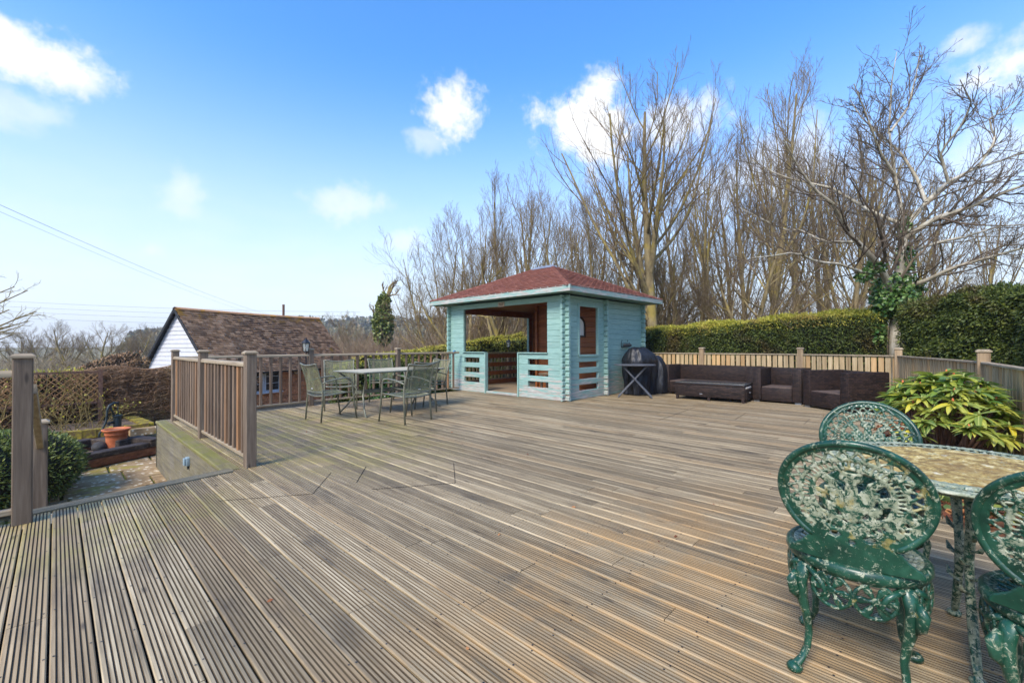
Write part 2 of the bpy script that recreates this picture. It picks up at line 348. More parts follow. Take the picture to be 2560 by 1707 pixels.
def tiles():
    m, t, b, o = new_mat('clay_roof_tile'); geo = N(t, 'ShaderNodeNewGeometry'); p = geo.outputs['Position']; q = geo.outputs['Random Per Island']
    c = ramp(t, q, [(0, S(128, 92, 62)), (.4, S(176, 130, 90)), (.75, S(204, 152, 108)), (1, S(226, 176, 132))])
    c = MIX(t, M_(t, 'MULTIPLY', SS(t, noise(t, p, 16, 4, .7), .58, .66), .75), c, S(196, 188, 176))
    c = MIX(t, M_(t, 'MULTIPLY', SS(t, noise(t, p, 1.3, 4, .6), .5, .68), .5), c, S(86, 72, 60))
    z = N(t, 'ShaderNodeSeparateXYZ', {0: p}).outputs[2]
    og = M_(t, 'MULTIPLY', SS(t, z, 1.95, 2.4), SS(t, noise(t, p, 3.2, 5, .65), .53, .60))
    c = MIX(t, M_(t, 'MULTIPLY', og, .85), c, S(196, 138, 34))
    c = MIX(t, M_(t, 'MULTIPLY', SS(t, noise(t, p, 2.4, 3, .6), .66, .72), .7), c, S(178, 130, 40))
    setin(t, b, 'Base Color', c); b.inputs['Roughness'].default_value = .88; bump(t, b, noise(t, p, 40, 3), .4, .01); return m
MAT['tile'] = tiles()
MAT['brick'] = plain('red_brick', [(.3, S(146, 90, 60)), (.5, S(194, 128, 86)), (.7, S(216, 158, 114))], 14, rough=.9, bmp=.5, orv=.34, spec=.2)
MAT['mortar'] = plain('mortar', [(.3, S(128, 112, 92)), (.7, S(172, 156, 132))], 20, rough=.95, bmp=.4)
MAT['white'] = plain('white_paint', [(.3, S(186, 187, 190)), (.7, S(204, 204, 206))], 6, rough=.5, bmp=.05, orv=.03)
MAT['black'] = plain('black_metal', [(.3, S(24, 25, 27)), (.7, S(44, 46, 50))], 20, rough=.4, bmp=.1)
MAT['gutter'] = plain('black_gutter', [(.3, S(18, 18, 19)), (.7, S(34, 34, 36))], 20, rough=.5, bmp=.0)
def glassy(name, c, rough=.05):
    m, t, b, o = new_mat(name); setin(t, b, 'Base Color', c); b.inputs['Roughness'].default_value = rough; b.inputs['Specular IOR Level'].default_value = .8; return m
MAT['pane'] = glassy('dark_window_pane', S(28, 38, 46))
MAT['tabglass'] = glassy('grey_glass_top', S(70, 76, 78), .12)
MAT['mirror'] = glassy('pale_mirror', S(176, 182, 182), .15)
def clear_glass():
    m, t, b, o = new_mat('lantern_glass'); t.nodes.remove(b)
    g = N(t, 'ShaderNodeBsdfGlossy', {'Color': (.9, .95, .95, 1), 'Roughness': .05}); tr = N(t, 'ShaderNodeBsdfTransparent', {'Color': (.82, .86, .84, 1)})
    d = N(t, 'ShaderNodeBsdfDiffuse', {'Color': (.75, .78, .74, 1)})
    a = N(t, 'ShaderNodeMixShader', {0: .25, 1: tr.outputs[0], 2: g.outputs[0]}); a2 = N(t, 'ShaderNodeMixShader', {0: .25, 1: a.outputs[0], 2: d.outputs[0]})
    t.links.new(a2.outputs[0], o.inputs[0]); return m
MAT['glass'] = clear_glass()
def sling():
    m, t, b, o = new_mat('mesh_sling_fabric'); v = wpos(t)
    c = ramp(t, noise(t, v, 7, 5), [(.3, S(92, 94, 72)), (.55, S(120, 122, 92)), (.75, S(140, 146, 84))])
    setin(t, b, 'Base Color', c); b.inputs['Roughness'].default_value = .8
    tr = N(t, 'ShaderNodeBsdfTransparent'); mx = N(t, 'ShaderNodeMixShader', {0: .62, 1: tr.outputs[0], 2: b.outputs[0]})
    t.links.new(mx.outputs[0], o.inputs[0]); return m
MAT['sling'] = sling()
MAT['alu'] = plain('grey_painted_aluminium', [(.3, S(92, 92, 78)), (.5, S(118, 118, 102)), (.75, S(140, 138, 108))], 9, rough=.42, bmp=.06, metal=.25, orv=.1)
MAT['slate'] = plain('dusty_table_top', [(.3, S(158, 146, 116)), (.6, S(190, 178, 146)), (.8, S(206, 196, 164))], 4, rough=.55, bmp=.1)
def wicker():
    m, t, b, o = new_mat('brown_wicker'); p = N(t, 'ShaderNodeTexCoord').outputs['Object']; s = N(t, 'ShaderNodeSeparateXYZ', {0: p})
    u = M_(t, 'ADD', s.outputs[0], s.outputs[1]); v = N(t, 'ShaderNodeCombineXYZ', {0: u, 1: s.outputs[2], 2: M_(t, 'SUBTRACT', s.outputs[0], s.outputs[1])}).outputs[0]
    br = N(t, 'ShaderNodeTexBrick', {'Vector': v, 'Scale': 4.2, 'Mortar Size': .018, 'Mortar Smooth': .5, 'Color1': S(64, 48, 40)+(1,), 'Color2': S(30, 23, 20)+(1,), 'Mortar': S(10, 8, 7)+(1,), 'Brick Width': .26, 'Row Height': .11, 'Bias': .0})
    c = MIX(t, SS(t, noise(t, wpos(t), 3, 4), .4, .8), br.outputs[0], S(52, 38, 34)); c = MIX(t, .5, c, br.outputs[0])
    setin(t, b, 'Base Color', c); b.inputs['Roughness'].default_value = .6; b.inputs['Specular IOR Level'].default_value = .3
    bump(t, b, M_(t, 'SUBTRACT', 1.0, br.outputs['Fac']), .9, .006); return m
MAT['wicker'] = wicker()
MAT['wicker_paler'] = plain('paler_wicker_seat', [(.3, S(70, 56, 48)), (.7, S(104, 88, 78))], 30, rough=.8, bmp=.5)  # paler wicker, laid on the seat tops only
MAT['cushion'] = plain('beige_cushion', [(.3, S(186, 176, 160)), (.7, S(212, 204, 190))], 12, rough=.9)
MAT['cover'] = plain('black_vinyl_cover', [(.3, S(18, 18, 20)), (.6, S(32, 33, 36)), (.8, S(46, 47, 50))], 6, (1, 1, .45), rough=.48, bmp=.8, spec=.45, detail=2, bd=.05)
def iron(name, pale, lich, back=False):
    m, t, b, o = new_mat(name); p = N(t, 'ShaderNodeNewGeometry').outputs['Position']
    g = ramp(t, noise(t, p, 14, 4), [(.3, S(14, 48, 36)), (.55, S(24, 68, 50)), (.75, S(48, 92, 72))])
    pc = ramp(t, noise(t, p, 38, 5, .7), [(.3, S(96, 106, 84)), (.5, S(144, 150, 122)), (.7, S(194, 194, 170))])
    off = pale
    if back:     # paint has flaked off the pierced middle, the rim and apron keep theirs
        sx = N(t, 'ShaderNodeSeparateXYZ', {0: N(t, 'ShaderNodeTexCoord').outputs['Object']})
        u = M_(t, 'DIVIDE', sx.outputs[0], .20); v = M_(t, 'DIVIDE', M_(t, 'SUBTRACT', sx.outputs[2], .675), .185)
        r = M_(t, 'SQRT', M_(t, 'ADD', M_(t, 'MULTIPLY', u, u), M_(t, 'MULTIPLY', v, v)))
        off = M_(t, 'ADD', M_(t, 'MULTIPLY', M_(t, 'MULTIPLY', SS(t, r, .97, .80), SS(t, sx.outputs[2], .50, .60)), .115), pale-.065)
    f = SS(t, M_(t, 'ADD', noise(t, p, 52, 9, .76, None, .9), off), .53, .56)
    c = MIX(t, M_(t, 'MULTIPLY', f, .92), g, pc)
    c = MIX(t, M_(t, 'MULTIPLY', SS(t, M_(t, 'ADD', noise(t, p, 13, 6, .72), lich), .60, .66), .6), c, ramp(t, noise(t, p, 60, 3), [(.3, S(118, 100, 46)), (.7, S(176, 158, 90))]))
    setin(t, b, 'Base Color', c); setin(t, b, 'Roughness', M_(t, 'ADD', M_(t, 'MULTIPLY', f, .35), .3)); bump(t, b, M_(t, 'MULTIPLY', f, -1.0), .35, .002); return m
MAT['iron_chipped'] = iron('chipped_green_iron', .018, .03, True)
MAT['iron_green'] = iron('green_iron', -.02, -.06, True)
MAT['iron_leg'] = iron('grey_green_table_iron', .05, -.08)
MAT['iron_mixed'] = iron('worn_green_iron', -.018, -.03)
MAT['iron_rim'] = iron('green_iron_rim', -.035, -.05)
MAT['iron_pale'] = iron('pale_green_iron', .10, .03)
def lichen_top():
    m, t, b, o = new_mat('lichen_table_top'); p = N(t, 'ShaderNodeNewGeometry').outputs['Position']
    c = ramp(t, noise(t, p, 24, 8, .72, None, .5), [(.32, S(84, 66, 36)), (.45, S(138, 112, 60)), (.56, S(182, 158, 92)), (.68, S(222, 208, 160))])
    c = MIX(t, SS(t, noise(t, p, 7, 6, .72), .58, .68), c, S(206, 198, 168)); c = MIX(t, M_(t, 'MULTIPLY', SS(t, noise(t, p, 5, 4), .5, .7), .5), c, S(120, 92, 52))
    setin(t, b, 'Base Color', c); b.inputs['Roughness'].default_value = .9; bump(t, b, noise(t, p, 50, 6, .7), .9, .006); return m
MAT['lichen'] = lichen_top()
MAT['terracotta'] = plain('terracotta', [(.3, S(168, 88, 50)), (.55, S(204, 114, 68)), (.75, S(216, 138, 92))], 7, rough=.8)
MAT['pump'] = plain('dark_green_pump_iron', [(.3, S(26, 34, 36)), (.6, S(44, 56, 58)), (.8, S(66, 78, 78))], 12, rough=.5, metal=.2)
MAT['stoneball'] = plain('dark_stone', [(.3, S(44, 42, 40)), (.7, S(86, 82, 76))], 14, rough=.8)
MAT['plastic'] = plain('grey_socket_plastic', [(.3, S(122, 142, 150)), (.7, S(146, 166, 172))], 10, rough=.5, bmp=0)
def slab():
    m, t, b, o = new_mat('lichened_paving_slab'); p = N(t, 'ShaderNodeNewGeometry').outputs['Position']; r = orand(t)
    c = ramp(t, noise(t, p, 5, 6, .65, M_(t, 'MULTIPLY', r, 20.0)), [(.3, S(112, 92, 66)), (.5, S(162, 136, 100)), (.72, S(190, 166, 126))])
    vo = N(t, 'ShaderNodeTexVoronoi', {'Scale': 13.0, 'Vector': p, 'Randomness': 1.0}); sp = SS(t, M_(t, 'ADD', vo.outputs['Distance'], M_(t, 'MULTIPLY', M_(t, 'SUBTRACT', noise(t, p, 20, 4), .5), .5)), .34, .26)
    keep = SS(t, N(t, 'ShaderNodeSeparateColor', {0: vo.outputs['Color']}).outputs[0], .35, .45)
    c = MIX(t, M_(t, 'MULTIPLY', M_(t, 'MULTIPLY', sp, keep), .9), c, S(226, 214, 184))
    c = MIX(t, M_(t, 'MULTIPLY', SS(t, noise(t, p, 1.9, 5, .7), .52, .64), .7), c, S(150, 138, 50))
    setin(t, b, 'Base Color', c); b.inputs['Roughness'].default_value = .9; b.inputs['Specular IOR Level'].default_value = .15; bump(t, b, noise(t, p, 16, 5), .5, .01); return m
MAT['slab'] = slab()
MAT['moss'] = plain('moss_and_grit', [(.3, S(66, 60, 34)), (.5, S(120, 116, 42)), (.7, S(164, 160, 60))], 9, rough=.95, bmp=.6)
MAT['mossbrick'] = plain('moss_topped_brick', [(.38, S(104, 86, 62)), (.5, S(138, 122, 52)), (.66, S(186, 168, 52))], 11, rough=.95, bmp=.6, orv=.15)
MAT['oldbrick'] = plain('old_wall_brick', [(.3, S(72, 58, 44)), (.5, S(110, 88, 64)), (.72, S(136, 128, 76))], 8, rough=.95, bmp=.6, orv=.25)
MAT['soil'] = plain('bare_soil', [(.3, S(70, 56, 44)), (.5, S(112, 94, 76)), (.7, S(146, 128, 106))], 18, rough=1, bmp=.8)
MAT['litter'] = plain('leaf_litter_soil', [(.3, S(52, 36, 26)), (.5, S(94, 62, 42)), (.7, S(132, 92, 62))], 22, rough=1, bmp=.9)
MAT['deadleaf'] = leafmat('dead_leaf', S(96, 52, 30), S(140, 82, 46), S(178, 124, 76), .8, .15)
MAT['hedge'] = leafmat('hedge_leaf', S(44, 58, 18), S(76, 92, 30), S(116, 124, 50), .6, .2, S(96, 76, 40), 1.3)
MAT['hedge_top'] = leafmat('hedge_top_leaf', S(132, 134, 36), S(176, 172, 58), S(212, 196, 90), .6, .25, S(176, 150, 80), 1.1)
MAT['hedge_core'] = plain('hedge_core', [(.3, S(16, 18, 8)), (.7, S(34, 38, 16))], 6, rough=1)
MAT['yew'] = leafmat('yew_leaf', S(50, 66, 30), S(94, 114, 48), S(160, 164, 80), .5, .15)
MAT['ivy'] = leafmat('ivy_leaf', S(28, 58, 28), S(52, 92, 42), S(104, 136, 64), .3, .12)
MAT['ivy_light'] = leafmat('ivy_leaf_light', S(42, 72, 30), S(78, 112, 48), S(138, 160, 92), .3, .15)
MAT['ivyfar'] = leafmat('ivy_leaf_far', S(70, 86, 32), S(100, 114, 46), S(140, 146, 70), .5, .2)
MAT['grasspale'] = plain('rough_field', [(.3, S(112, 104, 62)), (.5, S(140, 132, 80)), (.7, S(166, 152, 102))], .08, rough=1, bmp=0)
def rhodo(name, c1, c2, c3):
    m, t, b, o = new_mat(name); r = orand(t); p = N(t, 'ShaderNodeTexCoord').outputs['Object']
    c = ramp(t, r, [(0, c1), (.5, c2), (.85, c3), (1, S(216, 198, 60))])
    y = N(t, 'ShaderNodeSeparateXYZ', {0: p}).outputs[1]
    mid = SS(t, M_(t, 'ABSOLUTE', y), .004, .0012); c = MIX(t, M_(t, 'MULTIPLY', mid, .6), c, S(206, 206, 120))
    setin(t, b, 'Base Color', c); b.inputs['Roughness'].default_value = .33
    tr = N(t, 'ShaderNodeBsdfTranslucent', {'Color': c}); mx = N(t, 'ShaderNodeMixShader', {0: .3, 1: b.outputs[0], 2: tr.outputs[0]}); t.links.new(mx.outputs[0], o.inputs[0]); return m
MAT['rhodo'] = rhodo('rhododendron_leaf', S(96, 122, 50), S(146, 158, 66), S(188, 188, 82))
MAT['rhodo_back'] = leafmat('rhododendron_rear_leaf', S(84, 116, 44), S(130, 152, 60), S(184, 184, 70), .35, .3)
MAT['strap'] = leafmat('strap_leaf', S(116, 132, 60), S(150, 160, 84), S(188, 190, 120), .4, .25)
MAT['stem'] = plain('brown_stem', [(.3, S(74, 50, 42)), (.6, S(112, 84, 68)), (.8, S(142, 116, 92))], 20, rough=.85)
def bark(name, c1, c2, c3, liche, la=.5):
    m, t, b, o = new_mat(name); p = N(t, 'ShaderNodeNewGeometry').outputs['Position']
    c = ramp(t, noise(t, VM(t, 'MULTIPLY', p, (1, 1, .35)), 7, 6, .65), [(.3, c1), (.5, c2), (.72, c3)])
    c = MIX(t, M_(t, 'MULTIPLY', SS(t, noise(t, p, 1.7, 5, .65), .48, .64), la), c, liche)
    setin(t, b, 'Base Color', c); b.inputs['Roughness'].default_value = .9; b.inputs['Specular IOR Level'].default_value = .25
    bump(t, b, noise(t, VM(t, 'MULTIPLY', p, (1, 1, .25)), 25, 4), .5, .02); return m
MAT['bark'] = bark('wood_tree_bark', S(88, 76, 54), S(126, 112, 80), S(156, 140, 102), S(156, 138, 56), .6)
MAT['twig'] = bark('wood_tree_twig', S(82, 67, 50), S(116, 98, 74), S(148, 128, 98), S(140, 124, 62), .4)
MAT['bark_pale'] = bark('pale_smooth_bark', S(118, 109, 90), S(166, 156, 134), S(214, 208, 192), S(150, 146, 112), .3)
MAT['twig_pale'] = bark('pale_twig', S(64, 55, 46), S(98, 85, 70), S(138, 124, 106), S(120, 110, 72), .25)
MAT['brush'] = bark('brown_brush', S(98, 80, 64), S(136, 114, 92), S(168, 146, 120), S(142, 126, 72), .3)
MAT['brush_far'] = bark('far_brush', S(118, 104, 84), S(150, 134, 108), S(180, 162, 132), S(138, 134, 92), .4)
MAT['creeper'] = bark('dead_creeper', S(92, 68, 50), S(142, 112, 84), S(186, 154, 122), S(140, 122, 80), .35)
MAT['farwood'] = leafmat('far_wood', S(88, 92, 66), S(118, 114, 82), S(148, 130, 98), .9, .0, S(92, 100, 76), .02)
MAT['wire'] = plain('cable_black', [(.3, S(60, 64, 68)), (.7, S(80, 84, 88))], 5, rough=.6, bmp=0)
MAT['plaque'] = plain('tan_plaque', [(.3, S(176, 152, 126)), (.7, S(198, 176, 150))], 15, rough=.7)
MAT['ink'] = plain('dark_lettering', [(.3, S(44, 34, 30)), (.7, S(60, 48, 42))], 15, rough=.7, bmp=0)
MAT['blue'] = plain('blue_plastic', [(.3, S(40, 96, 140)), (.7, S(70, 140, 176))], 15, rough=.5, bmp=0)
# ------------------------------------------------------------------ ground
def ss(a, b, x):
    t = np.clip((x-a)/(b-a), 0, 1); return t*t*(3-2*t)
def ground_h(x, y):
    d = .723*x+.691*y; l = .691*x-.723*y; e = np.hypot(x, y)
    ang = l/np.maximum(d, 1.0)
    h = -.78-.9*ss(10.5, 17, d)*ss(2.0, -4.5, l)-.5*ss(11, 20, d)*ss(-6, 4, l)
    h = h-1.5*ss(20, 70, d)
    far = ss(120, 330, d)
    prof = 13*ss(-.98, -.62, ang)*ss(1.6, .2, ang)+4
    return h+far*prof
g1 = np.concatenate([-np.geomspace(900, 30, 26), np.linspace(-26, 46, 91), np.geomspace(50, 900, 26)])
gx, gy = np.meshgrid(g1, g1, indexing='ij'); gz = ground_h(gx, gy)+.05*np.sin(gx*.9)*np.sin(gy*.7)*(np.hypot(gx, gy) > 18)
n = len(g1); idx = np.arange(n*n).reshape(n, n)
gm, t, b, o = new_mat('garden_ground'); p = N(t, 'ShaderNodeNewGeometry').outputs['Position']
c = ramp(t, noise(t, p, 1.2, 6), [(.3, S(74, 62, 44)), (.5, S(104, 92, 62)), (.7, S(126, 116, 72))])
far = SS(t, VM(t, 'LENGTH', p), 22, 40)
c = MIX(t, far, c, ramp(t, noise(t, p, .06, 5), [(.3, S(96, 88, 60)), (.5, S(124, 116, 74)), (.7, S(158, 144, 100))]))
setin(t, b, 'Base Color', c); b.inputs['Roughness'].default_value = 1
gme = np_mesh('ground', np.stack([gx, gy, gz], -1).reshape(-1, 3), np.stack([idx[:-1, :-1], idx[1:, :-1], idx[1:, 1:], idx[:-1, 1:]], -1).reshape(-1, 4), [gm], True)
tag(link('ground', gme), 'rough garden and field ground falling away to the far hill', kind='structure')
# ------------------------------------------------------------------ deck: boards run along Y
PITCHB = .1272; BW = .1198; BT = .028
def groove_profile(flip=0):
    a = BW/2; ng = 6; pts = [(-a+.002, -BT), (a-.002, -BT), (a, -.004), (a-.004, 0)]
    gw = .0058; gd = .0060; m = .0185; step = (BW-2*m)/(ng-1)
    for i in range(ng):
        c = a-m-i*step
        pts += [(c+gw/2+.0006, 0), (c+gw/2-.0008, -gd), (c-gw/2+.0008, -gd), (c-gw/2-.0006, 0)]
    pts += [(-a+.004, 0), (-a, -.004)]
    return pts
bmb = MB().extrude(groove_profile(), (0, -.5, 0), (0, .5, 0))
for i, f in enumerate(bmb.f):
    zz = [bmb.v[j][2] for j in f]; xx = [abs(bmb.v[j][0]) for j in f]
    if len(f) == 4 and min(zz) < -.0045 and min(zz) > -.009 and max(xx) < BW/2-.005: bmb.m[i] = 1
board_me = bmb.mesh('board', [MAT['deck'], MAT['groove']])
deck = empty('deck', (0, 0, 0)); tag(deck, 'grey weathered grooved timber deck', kind='structure')
def thresh_y(x): return 4.455+(x+.1)*.145
def deck_top(x):
    if x < -.13: return 4.36
    if x < 1.12: return thresh_y(x)
    return 8.74
nb = 0; x = -1.35; row = 0
while x < 10.85:
    y0 = -1.1 if x < 7.3 else .2
    y1 = deck_top(x)
    if x+PITCHB/2 > 10.87: break
    cuts = [y0]; k = y0+rnd.uniform(1.6, 3.9)
    if x > 7.0: k = rnd.choice([3.3, 4.6])
    while k < y1-.9: cuts.append(k); k += rnd.uniform(2.6, 4.2)
    cuts.append(y1)
    for a0, a1 in zip(cuts[:-1], cuts[1:]):
        link('board', board_me, deck, (x+rnd.uniform(-.0008, .0008), (a0+a1)/2, rnd.uniform(-.0015, .0005)), (0, R(rnd.uniform(-.25, .25)), 0), (1, a1-a0-.004, 1)); nb += 1
    x += PITCHB; row += 1
# near-black block under the boards, its colour painting the shade below the gaps
MB().box((4.8, 3.5, -.40), (12.2, 10.4, .68)).build('deck_void_shade', plain('void_shade_black', [(.3, (.012, .01, .008)), (.7, (.03, .025, .02))], 4, rough=1), deck).location = (0, 0, 0)
deck_void_shade = deck.children[-1]
# thin black strips painting the shaded gaps where panels were let into the deck
def g0(px, py):
    d = fwd*LENS_PX+rgt*(px-1280)-upv*(py-853.5); s = -EYE/d.z; return Vector((d.x*s, d.y*s, 0))
JM = plain('joint_shade_black', [(.3, (.01, .008, .006)), (.7, (.02, .016, .012))], 5, rough=1)
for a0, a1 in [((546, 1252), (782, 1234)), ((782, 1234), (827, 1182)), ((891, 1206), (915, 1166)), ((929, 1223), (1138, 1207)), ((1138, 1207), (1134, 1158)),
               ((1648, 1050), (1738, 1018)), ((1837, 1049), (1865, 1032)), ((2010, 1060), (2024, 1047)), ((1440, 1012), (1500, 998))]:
    MB().extrude([(-.0022, 0), (.0022, 0), (.0022, .0015), (-.0022, .0015)], g0(*a0)+Vector((0, 0, .0005)), g0(*a1)+Vector((0, 0, .0005))).build('joint_shade_strip', JM, deck)
# screw heads over the joists, two per board
sv = np.array([[math.cos(k*math.pi/3)*.0042, math.sin(k*math.pi/3)*.0042, .0012] for k in range(6)])
sc_pts = []
xs_ = np.arange(-1.35, 10.85, PITCHB)
for xx in xs_:
    for yy in np.arange(-1.0, 8.6, .42):
        if yy > deck_top(xx)-.05: continue
        for s_ in (-.049, .049): sc_pts.append((xx+s_+rnd.uniform(-.003, .003), yy+rnd.uniform(-.012, .012), 0))
sc_pts = np.array(sc_pts); Vs = (sc_pts[:, None]+sv[None]).reshape(-1, 3); bs = (np.arange(len(sc_pts))*6)[:, None]
so_ = link('screw_heads', np_mesh('screw_heads', Vs, np.concatenate([bs+np.array([[0, 1, 2, 3]]), bs+np.array([[0, 3, 4, 5]])]), [MAT['black']]), deck); so_['kind'] = 'stuff'
# threshold board over the steps, mossy edge board along the side and its grooved fascia
tp = groove_profile()
MB().extrude([(a*.95, b+.012) for a, b in tp], (-.12, 4.512, 0), (1.13, 4.70, 0)).build('threshold_board', MAT['thresh'], deck)
MB().extrude([(-.075, -.03), (.055, -.03), (.055, .006), (-.065, .006), (-.075, -.004)], (1.145, 4.70, 0), (1.145, 8.66, 0)).build('edge_board', MAT['deck_edge'], deck)
fasc = []
for k in range(6):
    z = -.10-k*.124
    prof = []
    a = .0595
    prof = [(.0, -a), (.012, -a+.003)]
    for q in range(6):
        zz = -a+.012+q*.0185
        prof += [(.012, zz), (.008, zz+.001), (.008, zz+.006), (.012, zz+.007)]
    prof += [(.012, a-.003), (0, a)]
    prof = [(-p_, q_) for p_, q_ in prof][::-1]
    MB().extrude(prof, (1.098, 4.72, z), (1.098, 8.64, z)).build('fascia_board', MAT['fascia_deck'], deck)
    MB().extrude(prof, (1.085, 8.70, z), (10.8, 8.70, z)).build('fascia_board', MAT['fascia_deck'], deck)
del_ = deck_void_shade
deck_void_shade.data.transform(Matrix.Translation((0, 0, 0)))
deck_void_shade.data.clear_geometry()
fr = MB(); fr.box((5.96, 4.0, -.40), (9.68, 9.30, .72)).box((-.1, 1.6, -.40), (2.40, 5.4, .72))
deck_void_shade.data.from_pydata(fr.v, [], fr.f)
# weatherproof socket on the fascia
so = empty('outdoor_socket', (1.075, 6.28, -.19), 0, 'grey weatherproof socket box fixed to the deck fascia', 'socket')
link('casing', rbox('casing', (.05, .085, .1), .01, MAT['plastic']), so); link('lid', rbox('lid', (.02, .07, .082), .006, MAT['plastic']), so, (-.034, 0, 0)); MB().tube([(0, 0, -.05), (0, 0, -.09)], .008).build('cable_gland', MAT['black'], so)
# ------------------------------------------------------------------ railings
POST = .092
post_me = {}
def post(parent, x, y, z0, z1, mat='post', w=POST, cap=True):
    h = z1-z0-.03; key = (round(h, 3), w, mat)
    if key not in post_me: post_me[key] = MB().extrude(sq(w, w, .006), (0, 0, 0), (0, 0, h), (0, 1, 0)).mesh('post', MAT[mat])
    p = link('post', post_me[key], parent, (x, y, z0), (0, 0, R(rnd.uniform(-1, 1))))
    if cap:
        ck = ('cap', w, mat)
        if ck not in post_me:
            a = w/2+.012; bb = w/2-.01
            post_me[ck] = MB().add([(-a,-a,0),(a,-a,0),(a,a,0),(-a,a,0),(-a,-a,.014),(a,-a,.014),(a,a,.014),(-a,a,.014),(-bb,-bb,.03),(bb,-bb,.03),(bb,bb,.03),(-bb,bb,.03)],
                [(3,2,1,0),(0,1,5,4),(1,2,6,5),(2,3,7,6),(3,0,4,7),(4,5,9,8),(5,6,10,9),(6,7,11,10),(7,4,8,11),(8,9,10,11)]).mesh('post_cap', MAT['railx'])
        link('post_cap', post_me[ck], p, (0, 0, h))
    return p
hand_prof = [(-.034, -.02), (.034, -.02), (.036, 0), (.03, .016), (.014, .024), (-.014, .024), (-.03, .016), (-.036, 0)]
bal_me = {}
def baluster(parent, x, y, z0, z1, rz=0):
    k = round(z1-z0, 3)
    if k not in bal_me: bal_me[k] = MB().extrude(sq(.043, .043, .005), (0, 0, 0), (0, 0, k), (0, 1, 0)).mesh('baluster', MAT['baluster'])
    return link('baluster', bal_me[k], parent, (x, y, z0), (0, 0, rz+R(rnd.uniform(-2, 2))))
def railing(name, label, posts, mat, spacing=.155, top=1.0, ztop=1.11, skip_first=False, bot=.085, skip_last=False):
    root = empty(name, (posts[0][0], posts[0][1], 0), 0, label, 'railing'); o = Vector((posts[0][0], posts[0][1], 0))
    P = [Vector((p[0], p[1], 0)) for p in posts]
    for i, p in enumerate(P):
        if (i == 0 and skip_first) or (i == len(P)-1 and skip_last): continue
        q = p-o; post(root, q.x, q.y, .0, ztop)
    for a, b_ in zip(P[:-1], P[1:]):
        d = (b_-a).normalized(); L = (b_-a).length; s, e = a-o+d*POST/2, b_-o-d*POST/2
        MB().extrude(hand_prof, s+Vector((0, 0, top-.024)), e+Vector((0, 0, top-.024))).build('handrail', MAT[mat], root, angle=50)
        MB().extrude(sq(.05, .036, .005), s+Vector((0, 0, bot)), e+Vector((0, 0, bot))).build('bottom_rail', MAT[mat], root)
        nbal = int(round((L-POST)/spacing)); 
        for k in range(1, nbal):
            q = s+(e-s)*(k/nbal); baluster(root, q.x, q.y, bot+.018, top-.044, math.atan2(d.y, d.x))
    return root
GX = 1.292; BY = 8.70
railing('deck_railing', 'brown timber railing beside the gap to the steps, nearest to the paved garden', [(GX, 4.72), (GX, 6.655), (GX, 8.52)], 'raily', .152)
railing('deck_railing', 'brown timber railing along the back of the deck behind the dining set', [(GX, 8.52+.0), (3.43, BY), (5.36, BY), (7.17, BY)], 'railx', .178, skip_first=True, skip_last=True)
railing('deck_railing', 'short end of timber railing at the left edge beside the steps', [(-.148, 4.315), (-2.0, 4.315)], 'railx', .15)
# lower newel and sloping rail of the steps
sr = empty('step_railing', (-.09, 5.6, -.75), 0, 'lower timber newel post with sloping rail going down the steps', 'railing')
post(sr, 0, 0, 0, 1.27); MB().extrude(sq(.045, .07, .006), (0, -.04, 1.06), (-.02, -1.22, 1.62)).build('sloping_rail', MAT['raily'], sr)
post(sr, .0, .0, 0, .01, cap=False) if False else None
# steps under the threshold
st = empty('timber_steps', (.5, 5.0, -.75), 0, 'timber steps leading down from the deck threshold to the paving', 'steps')
for k in range(3): MB().box((0, -.12+k*.26, .56-k*.19), (1.16, .27, .03)).build('tread', MAT['thresh'], st); MB().box((0, .01+k*.26-.26, .45-k*.19), (1.16, .02, .18)).build('riser', MAT['thresh'], st)
# ------------------------------------------------------------------ close-boarded fence round the right-hand side
FT = .955
fence = empty('picket_fence', (10.9, 5.3, 0), 0, 'pale close-boarded timber fence curving round behind the wicker seats', 'fence'); fo = Vector((10.9, 5.3, 0))
FP = [Vector(p) for p in ((10.92, 5.55, 0), (10.92, 4.01, 0), (10.92, 1.97, 0), (10.25, .385, 0), (7.13, -.44, 0), (4.9, -.62, 0), (2.9, -.78, 0))]
fb_me = [MB().extrude([(-.041, -.009), (.041, -.009), (.041, .000), (.030, .012), (.0, .020), (-.030, .012), (-.041, .000)], (0, 0, 0), (0, 0, FT-.04), (0, 1, 0)).mesh('fence_board', MAT['fence']) for _ in range(1)]
for i, (a, b_) in enumerate(zip(FP[:-1], FP[1:])):
    d = (b_-a).normalized(); L = (b_-a).length; nrm = Vector((-d.y, d.x, 0))
    if nrm.dot(-a) < 0: nrm = -nrm
    q = b_-fo
    if i < len(FP)-2 or True: post(fence, q.x, q.y, -.05, 1.09, 'fpost', w=.105)
    s, e = a-fo, b_-fo
    MB().extrude([(-.032, -.012), (.032, -.012), (.032, .006), (.02, .012), (-.02, .012), (-.032, .006)], s+Vector((0, 0, FT-.012)), e+Vector((0, 0, FT-.012))).build('capping_rail', MAT['railx'], fence)
    MB().extrude(sq(.05, .07), s-nrm*.03+Vector((0, 0, .3)), e-nrm*.03+Vector((0, 0, .3))).build('back_rail', MAT['fence'], fence)
    nbd = int((L-.1)/.098); rz = math.atan2(nrm.y, nrm.x)-math.pi/2
    for k in range(nbd):
        p_ = s+(e-s)*((k+.55)/nbd)
        link('fence_board', fb_me[0], fence, (p_.x, p_.y, .015+rnd.uniform(-.004, .004)), (0, R(rnd.uniform(-.4, .4)), rz+math.pi+R(rnd.uniform(-5, 5))))
